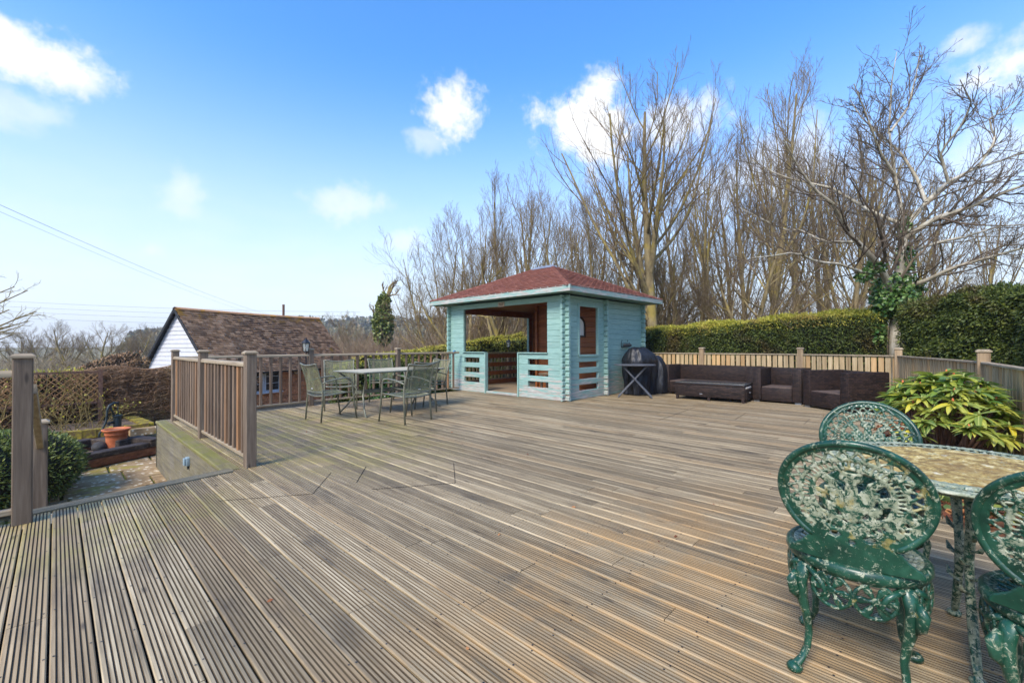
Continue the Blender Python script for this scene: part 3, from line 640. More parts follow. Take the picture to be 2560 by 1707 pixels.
# ------------------------------------------------------------------ summerhouse
X0, X1, YA, YB = 7.25, 10.52, 5.42, 9.16     # wall planes
RH = .122; LT = .056; NROW = 18
hut = empty('summerhouse', (X0, YA, 0), 0, 'teal painted log summerhouse with red shingled hipped roof and open front', 'summerhouse'); ho = Vector((X0, YA, 0))
log_cache = {}; OV = .125
def log(axis, a, b_, fixed, z, h=RH, mat='teal', inner=0, nm='log'):
    """one horizontal log: axis 0 = along X at y=fixed, 1 = along Y at x=fixed; inner=+1/-1 side (on the other axis) left as brown stain"""
    lo_c, hi_c = a < (YA if axis else X0), b_ > (YB if axis else X1)
    key = (axis, round(b_-a, 3), round(h, 3), inner, mat, lo_c, hi_c)
    if key not in log_cache:
        L = b_-a; m = MB(); t_ = LT/2; hh = h/2; c = .009
        prof = [(-t_, -hh+c), (-t_+c, -hh), (t_-c, -hh), (t_, -hh+c), (t_, hh-c), (t_-c, hh), (-t_+c, hh), (-t_, hh-c)]
        e0 = OV+.03 if inner and lo_c else 0; e1 = OV+.03 if inner and hi_c else 0
        q = lambda s_: (s_, 0, 0) if axis == 0 else (0, s_, 0)
        for a_, z_ in ((-L/2, -L/2+e0), (-L/2+e0, L/2-e1), (L/2-e1, L/2)):
            if z_-a_ < 1e-4: continue
            tail = (a_ == -L/2 and e0 > 0) or (z_ == L/2 and e1 > 0)
            if a_ == -L/2 and z_ == L/2: tail = False
            if e0 > 0 and z_ > -L/2+e0+1e-6 and not (e1 > 0 and a_ >= L/2-e1-1e-6): tail = False
            if e1 > 0 and a_ < L/2-e1-1e-6 and not (e0 > 0 and z_ <= -L/2+e0+1e-6): tail = False
            pr_ = prof if not tail else [(u_*1.12, max(-hh+.004, min(hh-.004, v_))*1.0) for u_, v_ in sq(LT, h-.006, .024)]
            k0 = len(m.f); m.extrude(pr_, q(a_), q(z_), cap=(a_ == -L/2 or z_ == L/2))
            for i in range(k0, len(m.f)):
                cx = sum(m.v[j][1-axis] for j in m.f[i])/len(m.f[i])
                if inner and cx*inner > t_*.6 and not tail: m.m[i] = 1
        log_cache[key] = m.mesh(nm, [MAT[mat], MAT['inner']])
    mid = (a+b_)/2
    loc = (mid, fixed, z) if axis == 0 else (fixed, mid, z)
    return link(nm, log_cache[key], hut, Vector(loc)-ho)
for r in range(NROW):                       # front wall, x = X0
    z = (r+.5)*RH
    left, right = (8.62, YB+OV), (YA-OV, 5.865)
    if r < 8:
        lo, hi = (7.80, YB+OV), (YA-OV, 6.69)
        if r in (2, 4, 6):
            log(1, lo[0], 8.015, X0, z, inner=1); log(1, 8.59, lo[1], X0, z, inner=1)
            log(1, hi[0], 5.84, X0, z, inner=1); log(1, 6.42, hi[1], X0, z, inner=1)
        elif r == 0:
            log(1, lo[0], lo[1], X0, z, inner=1); log(1, hi[0], hi[1], X0, z, inner=1); log(1, hi[1]+.002, lo[0]-.002, X0, .03, .06, nm='sill_log')
        else:
            log(1, lo[0], lo[1], X0, z, inner=1); log(1, hi[0], hi[1], X0, z, inner=1)
    elif r < 17:
        log(1, left[0], left[1], X0, z, inner=1); log(1, right[0], right[1], X0, z, inner=1)
    else:
        log(1, YA-OV, YB+OV, X0, z, inner=1)
for r in range(NROW+1):                     # right-hand wall, y = YA, half a course lower
    h = RH if 0 < r < NROW else RH/2
    z = r*RH if 0 < r < NROW else (RH/4 if r == 0 else NROW*RH-RH/4)
    wx0, wx1 = 7.70, 8.45
    if r in (2, 4, 6): log(0, X0-OV, wx0+.01, YA, z, h, inner=1); log(0, wx1+.01, X1+OV, YA, z, h, inner=1)
    elif 8 <= r < 17: log(0, X0-OV, wx0, YA, z, h, inner=1); log(0, wx1, X1+OV, YA, z, h, inner=1)
    else: log(0, X0-OV, X1+OV, YA, z, h, inner=1)
    # left-hand wall with its wide opening, y = YB
    if r in (2, 4, 6): log(0, X0-OV, 7.62, YB, z, h, inner=-1); log(0, 10.34, X1+OV, YB, z, h, inner=-1)
    elif 8 <= r < 17: log(0, X0-OV, 7.70, YB, z, h, inner=-1); log(0, 10.30, X1+OV, YB, z, h, inner=-1)
    else: log(0, X0-OV, X1+OV, YB, z, h, inner=-1)
for r in range(NROW):                       # back wall and the store's front wall
    z = (r+.5)*RH
    log(1, YA-OV, YB+OV, X1, z, inner=-1)
    log(1, YA-OV, 7.44, 8.72, z, mat='inner' if False else 'teal', inner=-1)
for r in range(NROW): log(0, 8.6, X1-.03, 7.36, (r)*RH+RH/2+.001, mat='inner', nm='partition_log') if r < NROW else None
def trim(p0, p1, w=.05, d=.03, up=(0, 0, 1), nm='window_trim'):
    MB().extrude(sq(d, w, .005), Vector(p0)-ho, Vector(p1)-ho, up).build(nm, MAT['teal_trim'], hut)
zt, zs = 17*RH-.004, 8*RH
fx = X0-LT/2-.004
trim((fx, 5.865, zs), (fx, 5.865, zt)); trim((fx, 8.62, zs), (fx, 8.62, zt))
MB().extrude(sq(.10, .022, .004), (-.02, 5.85-YA, zs+.012), (-.02, 6.70-YA, zs+.012)).build('sill_cap', MAT['teal_trim'], hut)
MB().extrude(sq(.10, .022, .004), (-.02, 7.79-YA, zs+.012), (-.02, 8.64-YA, zs+.012)).build('sill_cap', MAT['teal_trim'], hut)
for yy in (6.70, 7.79): MB().extrude(sq(.10, .03, .004), (-.012, yy-YA, .0), (-.012, yy-YA, zs), (0, 1, 0)).build('door_jamb', MAT['teal_trim'], hut)
fy = YA-LT/2-.004; zs2 = 7.5*RH; zt2 = 16.5*RH
for xx in (7.70, 8.45): MB().extrude(sq(.05, .03, .005), (xx-X0, -LT/2-.004, zs2), (xx-X0, -LT/2-.004, zt2), (0, 1, 0)).build('window_trim', MAT['teal_trim'], hut)
for zz in (zs2+.012, zt2-.0): MB().extrude(sq(.03, .05, .005), (7.675-X0, -LT/2-.005, zz), (8.475-X0, -LT/2-.005, zz)).build('window_trim', MAT['teal_trim'], hut)
trim((X0+LT/2+.1, YB-LT/2-.004, zs2), (X0+LT/2+.1, YB-LT/2-.004, zs2+.01)) if False else None
MB().extrude(sq(.03, .06, .005), (7.70-X0, YB-YA-LT/2-.006, zs2), (7.70-X0, YB-YA-LT/2-.006, zt2), (0, 1, 0)).build('window_trim', MAT['teal_trim'], hut)
MB().extrude(sq(.03, .06, .005), (10.30-X0, YB-YA-LT/2-.006, zs2), (10.30-X0, YB-YA-LT/2-.006, zt2), (0, 1, 0)).build('window_trim', MAT['teal_trim'], hut)
for k in range(26): MB().box((.09+k*.124, (YB-YA)/2, .035), (.12, YB-YA-.07, .03)).build('floor_board', MAT['floor'], hut)
MB().box(((X1-X0)/2, (YB-YA)/2, 2.19), (X1-X0-.06, YB-YA-.06, .02)).build('ceiling_board', MAT['inner'], hut)
# roof
EX0, EX1, EY0, EY1 = 6.88, 10.92, 5.02, 9.60
ZE = 2.215; FH = .125; ZR = 3.20
roof = MB(); cxr = (EX0+EX1)/2; ra, rb = EY0+2.02, EY1-2.02
c4 = [Vector((EX0, EY0, ZE+FH-.02)), Vector((EX1, EY0, ZE+FH-.02)), Vector((EX1, EY1, ZE+FH-.02)), Vector((EX0, EY1, ZE+FH-.02))]
r2 = [Vector((cxr, ra, ZR)), Vector((cxr, rb, ZR))]
vs = [v-ho for v in c4+r2]
roof.add(vs, [(0, 1, 4), (1, 2, 5, 4), (2, 3, 5), (3, 0, 4, 5)])
roof.add([v-ho for v in (Vector((EX0, EY0, ZE+.02)), Vector((EX1, EY0, ZE+.02)), Vector((EX1, EY1, ZE+.02)), Vector((EX0, EY1, ZE+.02)))], [(3, 2, 1, 0)], 1)
roof_o = roof.build('roof', [MAT['underfelt'], MAT['teal']], hut)
def fas(p0, p1): MB().extrude(sq(.024, FH, .003), Vector(p0)-ho, Vector(p1)-ho).build('fascia', MAT['teal_fascia'], hut)
zf = ZE+FH/2
fas((EX0, EY0-.012, zf), (EX0, EY1+.012, zf)); fas((EX0+.012, EY0, zf), (EX1-.012, EY0, zf)); fas((EX1, EY0-.012, zf), (EX1, EY1+.012, zf)); fas((EX0+.012, EY1, zf), (EX1-.012, EY1, zf))
tab_cache = {}
def shingle_slope(a, b_, ta, tb, limit=None):
    """tabs over the slope quad a-b (eave) ta-tb (ridge); b_ may equal apex"""
    a, b_, ta, tb = [Vector(v) for v in (a, b_, ta, tb)]
    e = (b_-a).normalized(); L = (b_-a).length
    upd = (ta-a)-e*(ta-a).dot(e); H = upd.length; upd.normalize(); nrm = e.cross(upd).normalized()
    s0, s1 = (ta-a).dot(e)/H, (b_-tb).dot(e)/H
    expo = .142; rows = int(H/expo); tw = .19
    M3 = Matrix((e, upd, nrm)).transposed()
    for r_ in range(rows+1):
        h0 = r_*expo; h1 = min(h0+expo*1.25, H)
        x0, x1 = s0*(h0+expo*.5), L-s1*(h0+expo*.5)
        u = x0-(tw*.5 if r_ % 2 else 0)
        while u < x1:
            u0, u1 = max(u, x0), min(u+tw-.014, x1)
            if u1-u0 > .03:
                key = (round(u1-u0, 3), round(h1-h0, 3))
                if key not in tab_cache:
                    w_, h_ = u1-u0, h1-h0
                    tab_cache[key] = MB().add([(0, 0, .001), (w_, 0, .001), (w_, h_, .001), (0, h_, .001), (0.006, 0, .017), (w_-.006, 0, .017), (w_-.001, h_, .002), (.001, h_, .002)], [(0, 1, 5, 4), (1, 2, 6, 5), (3, 0, 4, 7), (4, 5, 6, 7), (2, 3, 7, 6)]).mesh('shingle', MAT['shingle'])
                p_ = a+e*u0+upd*(h0-.015)+nrm*(.004+rnd.uniform(0, .003))
                ob = link('shingle', tab_cache[key], roof_o); ob.matrix_local = Matrix.Translation(p_-ho) @ M3.to_4x4()
            u += tw
shingle_slope(c4[3], c4[0], r2[1], r2[0]); shingle_slope(c4[0], c4[1], r2[0], r2[0])
# plain courses on the two slopes that face away
for q in ((c4[1], c4[2], r2[0], r2[1]), (c4[2], c4[3], r2[1], r2[1])):
    a, b_, ta, tb = q; m = MB()
    for k in range(10):
        f0, f1 = k/10, (k+1)/10; nn = (b_-a).cross(ta-a).normalized()
        p0, p1, p2, p3 = a.lerp(ta, f0), b_.lerp(tb, f0), b_.lerp(tb, f1), a.lerp(ta, f1)
        m.add([v-ho for v in (p0+nn*.012, p1+nn*.012, p2+nn*.003, p3+nn*.003)], [(0, 1, 2, 3)])
    m.build('shingle_courses', MAT['shingle'], roof_o)
for a, b_ in ((c4[0], r2[0]), (c4[3], r2[1]), (c4[1], r2[0]), (c4[2], r2[1]), (r2[0], r2[1])):
    d = (b_-a); k = int(d.length/.2)+1
    for i in range(k):
        p0, p1 = a.lerp(b_, i/k), a.lerp(b_, min((i+1.08)/k, 1))
        side = d.cross(Vector((0, 0, 1))).normalized()*.075
        up_ = Vector((0, 0, .014)); up2 = Vector((0, 0, .026))
        MB().add([v-ho for v in (p0-side-Vector((0, 0, .018))+up_, p0+up2+up_*.5, p0+side-Vector((0, 0, .018))+up_, p1-side-Vector((0, 0, .022))+up_, p1+up2, p1+side-Vector((0, 0, .022))+up_)], [(0, 1, 4, 3), (1, 2, 5, 4), (2, 0, 3, 5)]).build('hip_shingle', MAT['shingle'], roof_o)
m = MB(); s_ = .13
m.add([Vector(v)-ho for v in ((cxr-s_, ra-s_, ZR-.035), (cxr+s_, ra-s_, ZR-.035), (cxr+s_, rb+s_, ZR-.035), (cxr-s_, rb+s_, ZR-.035), (cxr, ra, ZR+.05), (cxr, rb, ZR+.05))], [(0, 1, 4), (1, 2, 5, 4), (2, 3, 5), (3, 0, 4, 5)])
m.build('ridge_cap', MAT['lead'], roof_o)
# plaque on the header
pl = empty('plaque', (X0-LT/2-.012, 7.235, 2.115), 0, 'small tan plaque with two lines of lettering above the summerhouse entrance', 'sign')
MB().box((0, 0, 0), (.012, .20, .105)).build('plate', MAT['plaque'], pl)
for zz, ws in ((.022, (.05, .02, .055)), (-.016, (.018, .03, .03, .02))):
    y = -.075
    for w_ in ws: MB().box((-.0075, -(y+w_/2), zz), (.003, w_, .018)).build('lettering', MAT['ink'], pl); y += w_+.012
# things inside
mi = empty('arched_mirror', (8.72-LT/2-.02, 6.02, 1.35), 0, 'pale gothic arched mirror hanging on the brown wall inside the summerhouse', 'mirror')
arch = [(-.13, 0), (.13, 0), (.13, .26)]+[(.13-.26*(1-math.cos(k*R(60)/6))*1.0, .26+.26*math.sin(k*R(60)/6)) for k in range(1, 7)]+[(-.13+.26*(1-math.cos(k*R(60)/6)), .26+.26*math.sin(k*R(60)/6)) for k in range(5, -1, -1)]
MB().extrude([(a, b_) for a, b_ in arch], (.012, 0, 0), (-.012, 0, 0)).build('frame', MAT['stoneball'], mi)
MB().extrude([(a*.78, b_*.84+.04) for a, b_ in arch], (-.0125, 0, 0), (-.017, 0, 0)).build('mirror_glass', MAT['mirror'], mi)
be = empty('wooden_bench', (8.0, 6.2, .05), R(12), 'small pale wooden bench inside the summerhouse behind the low wall', 'bench')
MB().box((0, 0, .44), (.36, .8, .035)).build('seat', MAT['floor'], be)
for sx in (-.14, .14):
    for sy in (-.34, .34): MB().box((sx, sy, .21), (.045, .045, .42)).build('leg', MAT['floor'], be)
# ------------------------------------------------------------------ sling dining chairs (face +Y in their own frame)
def dining_chair():
    root = empty('dining_chair'); W2 = .265
    def rail(pts, r=.0125, nm='frame', n=8): return MB().tube(pts, r, n).build(nm, MAT['alu'], root, True)
    for s in (-1, 1):
        x = s*W2
        MB().tube([(x*1.02, -.275, 0), (x, -.245, .40), (x, -.255, .56), (x*.99, -.30, .72), (x*1.0, -.345, .86), (x*1.04, -.36, .885)], [.014, .013, .013, .012, .012, .011], 8).build('rear_leg', MAT['alu'], root, True)
        MB().tube([(x*1.02, .30, 0), (x*1.01, .235, .42), (x*1.01, .22, .60), (x, .19, .645), (x, .10, .655), (x, -.08, .635), (x, -.20, .605), (x, -.262, .585)], [.013]*8, 8).build('front_leg_and_arm', MAT['alu'], root, True)
        rail([(x, .225, .43), (x, .10, .425), (x, -.12, .405), (x, -.25, .40)], .011, 'seat_rail')
    def arc(y, z, dip, r=.011, nm='crossbar', dy=0): return rail([(-W2+2*W2*k/8, y+dy*(1-(k/4-1)**2), z-dip*(1-(k/4-1)**2)) for k in range(9)], r, nm)
    arc(-.36, .885, .028, .012, 'top_bar', -.02); arc(-.25, .445, .005); arc(.225, .425, .02); arc(-.25, .40, .02)
    def grid(rows, nm):
        nx = 9; m = MB(); vs = []
        for (y, z, dip, dy) in rows:
            for k in range(nx):
                u = k/(nx-1)*2-1; vs.append((u*(W2-.004), y+dy*(1-u*u), z-dip*(1-u*u)))
        m.add(vs, [(r_*nx+k, r_*nx+k+1, (r_+1)*nx+k+1, (r_+1)*nx+k) for r_ in range(len(rows)-1) for k in range(nx-1)])
        return m.build(nm, MAT['sling'], root, True)
    grid([(-.36, .882, .028, -.02), (-.335, .83, .006, -.025), (-.30, .72, 0, -.03), (-.268, .60, 0, -.03), (-.252, .46, .004, -.02)], 'back_sling')
    grid([(.225, .425, .02, 0), (.16, .43, .026, 0), (.0, .418, .03, 0), (-.14, .405, .03, 0), (-.25, .40, .022, 0)], 'seat_sling')
    MB().box((0, -.292, .50), (.045, .003, .012)).build('maker_tag', MAT['white'], root)
    return root
ch0 = dining_chair()
CH = [((3.74, 5.845), R(10), 'olive mesh garden chair nearest the camera with its back turned, at the dining table'),
      ((4.30, 6.47), R(6), 'olive mesh garden chair pushed in beyond the nearest one at the dining table'),
      ((3.03, 6.90), R(-88), 'olive mesh garden chair at the end of the dining table nearest the lantern'),
      ((3.66, 7.93), R(158), 'olive mesh garden chair across the dining table, in front of the lantern post'),
      ((4.72, 8.06), R(175), 'olive mesh garden chair across the dining table, in front of the back fence post'),
      ((5.08, 7.16), R(90), 'olive mesh garden chair at the end of the dining table nearest the summerhouse')]
for i, ((x, y), a, lab) in enumerate(CH):
    c = ch0 if i == 0 else copy_tree(ch0)
    c.location = (x, y, 0); c.rotation_euler = (0, 0, a); tag(c, lab, 'chair', 'mesh garden chairs round the dining table')
# ------------------------------------------------------------------ dining table
dt = empty('dining_table', (4.20, 7.02, 0), R(6), 'long grey garden table with crossed bent legs and a slatted tray beneath', 'table')
tl, tw = 1.80, .92
prof = []
pts = []
for cx_, cy_, a0 in ((tl/2-.05, tw/2-.05, 0), (-tl/2+.05, tw/2-.05, 90), (-tl/2+.05, -tw/2+.05, 180), (tl/2-.05, -tw/2+.05, 270)):
    for k in range(5): pts.append((cx_+.05*math.cos(R(a0+k*22.5)), cy_+.05*math.sin(R(a0+k*22.5))))
m = MB(); n_ = len(pts)
vs = [(x*.985, y*.97, .735) for x, y in pts]+[(x, y, .727) for x, y in pts]+[(x, y, .712) for x, y in pts]+[(x*.98, y*.96, .705) for x, y in pts]
m.add(vs, [tuple(range(n_)), tuple(range(4*n_-1, 3*n_-1, -1))]+[(r_*n_+(i+1) % n_, r_*n_+i, (r_+1)*n_+i, (r_+1)*n_+(i+1) % n_) for r_ in range(3) for i in range(n_)])
m.m = [0]+[1]*(len(m.f)-1); m.build('table_top', [MAT['slate'], MAT['alu']], dt)
for sx in (-1, 1):
    for sy in (-1, 1):
        x = sx*(tl/2-.10)
        MB().tube([(x, sy*.40, .705), (x-sx*.10, sy*.23, .57), (x-sx*.16, sy*.10, .42), (x-sx*.13, sy*.12, .32), (x-sx*.05, sy*.27, .12), (x, sy*.40, 0)], [.015]*6, 8).build('leg', MAT['alu'], dt, True)
MB().box((0, .09, .375), (1.36, .012, .05)).build('tray_side', MAT['alu'], dt); MB().box((0, -.09, .375), (1.36, .012, .05)).build('tray_side', MAT['alu'], dt)
for sx in (-.68, .68): MB().box((sx, 0, .375), (.012, .19, .05)).build('tray_end', MAT['alu'], dt)
for k in range(3): MB().box((0, -.055+k*.055, .352), (1.35, .03, .008)).build('tray_slat', MAT['alu'], dt)
# ------------------------------------------------------------------ lanterns
def lantern(name, loc, lab, pole):
    r = empty(name, loc, 0, lab, 'lantern')
    MB().tube([(0, 0, -pole), (0, 0, -.02)], .012, 8).build('stem', MAT['black'], r)
    MB().lathe([(.02, -.02), (.045, -.005), (.05, .01), (.05, .016)], 6).build('base', MAT['black'], r)
    for k in range(6):
        a0, a1 = k*math.pi/3, (k+1)*math.pi/3
        q = [(.05*math.cos(a), .05*math.sin(a), .016) for a in (a0, a1)]+[(.07*math.cos(a), .07*math.sin(a), .165) for a in (a1, a0)]
        MB().add([(x*.97, y*.97, z) for x, y, z in q], [(0, 1, 2, 3)]).build('glass_pane', MAT['glass'], r)
        MB().tube([(.05*math.cos(a0), .05*math.sin(a0), .016), (.07*math.cos(a0), .07*math.sin(a0), .165)], .005, 5).build('corner_bar', MAT['black'], r)
    MB().lathe([(.085, .165), (.088, .172), (.06, .205), (.03, .235), (.012, .242), (.014, .26), (.004, .28)], 6).build('hood', MAT['black'], r)
    MB().lathe([(.018, .03), (.02, .05), (.026, .09), (.02, .125), (.008, .14)], 10).build('bulb', MAT['white'], r, True)
    return r
lantern('post_lantern', (3.335, 8.68, 1.045), 'dark six-sided lantern on the railing post in front of the tiled roof', .26)
# ------------------------------------------------------------------ wicker seats (front faces +Y in own frame, origin at floor centre)
def wicker_seat(name, lab, w, d, loc, rz, arm=.16, h=.68, seat=.30, back=.13):
    r = empty(name, loc, rz, lab, 'sofa' if w > 1.2 else 'armchair')
    def bx(nm, c, s, bev=.018, mat='wicker'): return link(nm, rbox(nm, s, bev, MAT[mat]), r, c)
    fz = .035
    bx('seat_base', (0, 0.0, fz+(seat-fz)/2), (w-2*arm-.004, d-.004, seat-fz)); bx('seat_deck', (0, back/2, seat+.004), (w-2*arm-.03, d-back-.03, .02), .006, 'wicker_paler')
    for s in (-1, 1): bx('arm', (s*(w/2-arm/2), 0, fz+(h-fz)/2), (arm, d, h-fz))
    bx('backrest', (0, -d/2+back/2, seat+(h-seat)/2-.004), (w-2*arm-.004, back, h-seat-.008))
    for sx in (-1, 1):
        for sy in (-1, 1): MB().box((sx*(w/2-.07), sy*(d/2-.06), .018), (.10, .05, .036)).build('foot', MAT['lead'], r)
    return r
wicker_seat('wicker_sofa', 'long dark brown wicker sofa without cushions against the fence', 2.0, .78, (10.46, 3.63, 0), R(90))
wicker_seat('wicker_armchair', 'dark brown wicker armchair beside the long sofa, facing straight out', .86, .78, (10.19, 2.165, 0), R(88))
wicker_seat('wicker_armchair', 'dark brown wicker armchair turned at an angle at the right end of the group', .92, .82, (9.66, 1.09, 0), R(53))
ct = empty('coffee_table', (9.60, 3.30, 0), R(90+3), 'low dark wicker coffee table with grey glass top and a stool tucked inside', 'coffee table')
cw, cd, chh = 1.36, .66, .36
link('front_panel', rbox('front_panel', (cw, .05, .26), .012, MAT['wicker']), ct, (0, cd/2-.03, .205)); link('back_panel', rbox('back_panel', (cw, .05, .26), .012, MAT['wicker']), ct, (0, -cd/2+.03, .205))
link('end_panel', rbox('end_panel', (.05, cd-.12, .26), .012, MAT['wicker']), ct, (cw/2-.03, 0, .205))
link('rim', rbox('rim', (cw+.01, cd+.01, .03), .01, MAT['wicker']), ct, (0, 0, .333)); link('glass_top', rbox('glass_top', (cw, cd, .012), .004, MAT['tabglass']), ct, (0, 0, .356))
for sx in (-1, 0, 1):
    for sy in (-1, 1): MB().box((sx*(cw/2-.04), sy*(cd/2-.035), .045), (.05, .05, .09)).build('leg', MAT['wicker'], ct)
MB().box((.15, cd/2-.0035, .135), (.055, .004, .016)).build('maker_plate', MAT['lead'], ct)
stl = empty('wicker_stool', (9.585, 2.64, 0), R(90+3), 'small wicker stool with beige cushion tucked into the end of the coffee table', 'stool')
link('stool_body', rbox('stool_body', (.34, .42, .22), .012, MAT['wicker']), stl, (.14, -.02, .16)); link('cushion', rbox('cushion', (.34, .44, .05), .02, MAT['cushion']), stl, (.14, -.02, .292))
for sx in (0, .28):
    for sy in (-.2, .16): MB().box((sx, sy, .025), (.04, .04, .05)).build('leg', MAT['wicker'], stl)
MB().tube([(-.035, -.06, .20), (-.05, -.06, .19), (-.05, .0, .19), (-.035, .0, .20)], .006, 6).build('handle', MAT['lead'], stl)
# ------------------------------------------------------------------ covered barbecue
def cover_mesh(levels, seed, nseg=96):
    rg = random.Random(seed); ph = [rg.uniform(0, 6.28) for _ in range(8)]
    V = []
    for j, (z, rx, ry, cx_, cy_, fold) in enumerate(levels):
        for k in range(nseg):
            a = 2*math.pi*k/nseg; e = 2.6; ca, sa = math.cos(a), math.sin(a)
            s = (abs(ca)**e+abs(sa)**e)**(-1/e)
            f = 1+fold*(math.sin(7*a+ph[0]+z*2)*.5+math.sin(11*a+ph[1]-z*3)*.4+math.sin(17*a+ph[2]+z*5)*.25)
            nz = (mnoise.noise(Vector((ca*1.6, sa*1.6, z*3+seed)))*.13+abs(mnoise.noise(Vector((ca*3.4+z, sa*3.4, z*2.2+seed))))*.10)*min(1, fold*12)
            V.append((cx_+rx*ca*s*(f+nz), cy_+ry*sa*s*(f+nz), z+mnoise.noise(Vector((ca*3, sa*3, z+seed)))*.02))
    L = len(levels)
    F = [(j*nseg+k, j*nseg+(k+1) % nseg, (j+1)*nseg+(k+1) % nseg, (j+1)*nseg+k) for j in range(L-1) for k in range(nseg)]+[tuple(range((L-1)*nseg, L*nseg))]
    return MB().add(V, F)
def lerp_levels(keys, n_):
    zs = [k[0] for k in keys]; out = []
    for i in range(n_):
        z = zs[0]+(zs[-1]-zs[0])*(i/(n_-1))**.9
        out.append((z,)+tuple(float(np.interp(z, zs, [k[c] for k in keys])) for c in range(1, 6)))
    return out
bq = empty('covered_barbecue', (9.55, 4.93, 0), R(-10), 'barbecue under a creased black vinyl cover against the summerhouse wall', 'barbecue')
cover_mesh(lerp_levels([(.02, .42, .27, 0, 0, .13), (.35, .44, .29, 0, 0, .10), (.68, .46, .30, 0, 0, .05), (.80, .47, .31, 0, 0, .03), (.93, .40, .26, .0, 0, .05), (1.07, .25, .14, -.08, 0, .05), (1.105, .18, .09, -.06, 0, .01)], 26), 3).build('cover', MAT['cover'], bq, True)
cover_mesh(lerp_levels([(.02, .20, .22, .46, -.12, .09), (.4, .21, .24, .46, -.12, .09), (.7, .19, .21, .46, -.10, .06), (.86, .15, .15, .43, -.08, .03), (.90, .08, .08, .42, -.08, .01)], 20, ), 8, 64).build('side_flap', MAT['cover'], bq, True)
# rolled mat held in a rack on the wall above it
rk = empty('wall_rack', (9.62, YA-LT/2-.02, 1.13), 0, 'black wire rack with a rolled brush hung on the teal wall above the barbecue', 'rack')
MB().tube([(-.19, -.015, .10), (-.19, -.015, -.03), (.19, -.015, -.03), (.19, -.015, .10)], .007, 6).build('bracket', MAT['black'], rk); MB().tube([(-.19, -.015, .07), (.19, -.015, .07)], .006, 6).build('crossbar', MAT['black'], rk)
for s in (-.19, .08): MB().tube([(s, -.02, .10), (s, -.02, .13), (s-.012, -.04, .145), (s-.022, -.05, .135), (s-.022, -.05, .12)], .005, 6).build('hook', MAT['black'], rk)
MB().tube([(-.16+.32*k/12, -.06, .02+.006*math.sin(k*2.1)) for k in range(13)], [.028+.008*abs(math.sin(k*1.7)) for k in range(13)], 12).build('rolled_brush', plain('dark_bristle', [(.3, S(30, 29, 28)), (.7, S(92, 90, 86))], 90, rough=1, bmp=1), rk, True)
# ------------------------------------------------------------------ folding round table
ft = empty('folding_table', (8.88, 4.72, 0), R(28), 'round black folding table with crossed legs in front of the barbecue', 'table')
MB().lathe([(.02, .700), (.27, .698), (.295, .700), (.30, .707), (.30, .720), (.292, .728), (.02, .730)], 40).build('table_top', MAT['tablegrey'], ft, angle=40).scale = (1.05, 1.5, 1)
for s, o_ in ((1, .17), (1, -.17), (-1, .15), (-1, -.15)):
    MB().tube([(o_, s*.26, .70), (o_, -s*.36, .0)], .016, 8).build('leg', MAT['tablegrey'], ft)
MB().tube([(-.17, -.06, .35), (.17, -.06, .35)], .008, 6).build('pivot_bar', MAT['black'], ft); MB().tube([(-.15, -.31, .03), (.15, -.31, .03)], .009, 6).build('foot_bar', MAT['black'], ft)
# small blue cable tie on the rail end
bt = MB().tube([(-.02, 0, .03), (.03, 0, .035), (.035, 0, -.03), (-.02, -.01, -.035), (-.02, 0, .03)], .018, 8).build('blue_strap', MAT['blue'], None, True, (6.98, BY, .985)); tag(bt, 'blue plastic strap tied round the handrail end next to the summerhouse', 'strap')
# ------------------------------------------------------------------ cast iron set
def plate(field, x0, x1, y0, y1, nx, ny, mapf, thick, name, mats, smooth_it=3):
    """pierced casting: keeps the cells where field>0, two skins and walls, edges relaxed"""
    xs = np.linspace(x0, x1, nx+1); ys = np.linspace(y0, y1, ny+1)
    xc, yc = np.meshgrid((xs[:-1]+xs[1:])/2, (ys[:-1]+ys[1:])/2, indexing='ij')
    keep = field(xc, yc) > 0
    X, Y = np.meshgrid(xs, ys, indexing='ij'); idn = np.arange((nx+1)*(ny+1)).reshape(nx+1, ny+1)
    i, j = np.nonzero(keep)
    Q = np.stack([idn[i, j], idn[i+1, j], idn[i+1, j+1], idn[i, j+1]], 1)
    used, inv = np.unique(Q, return_inverse=True); Q = inv.reshape(-1, 4); nv = len(used)
    P2 = np.stack([X.ravel()[used], Y.ravel()[used]], 1)
    E = np.concatenate([Q[:, [0, 1]], Q[:, [1, 2]], Q[:, [2, 3]], Q[:, [3, 0]]]); key = np.sort(E, 1)
    _, first, cnt = np.unique(key, axis=0, return_index=True, return_counts=True); bd = E[first[cnt == 1]]
    for _ in range(smooth_it):
        acc = np.zeros_like(P2); c_ = np.zeros(nv)
        for a, b_ in ((0, 1), (1, 0)):
            np.add.at(acc, bd[:, a], P2[bd[:, b_]]); np.add.at(c_, bd[:, a], 1)
        mk = c_ > 0; P2[mk] = P2[mk]*.45+acc[mk]/c_[mk, None]*.55
    dist = np.zeros(nv); isb = np.zeros(nv, bool); isb[bd.ravel()] = True
    rel = np.where(isb, 0.25, 1.0)
    rip = .5+.5*np.sin(P2[:, 0]*310)*np.sin(P2[:, 1]*270)
    A = mapf(P2[:, 0], P2[:, 1], thick*(.5*rel+.25*rip*(~isb))); B = mapf(P2[:, 0], P2[:, 1], -thick*(.5*rel))
    V = np.concatenate([A, B]); F = np.concatenate([Q, Q[:, ::-1]+nv, np.stack([bd[:, 1], bd[:, 0], bd[:, 0]+nv, bd[:, 1]+nv], 1)])
    return np_mesh(name, V, F, mats, True)
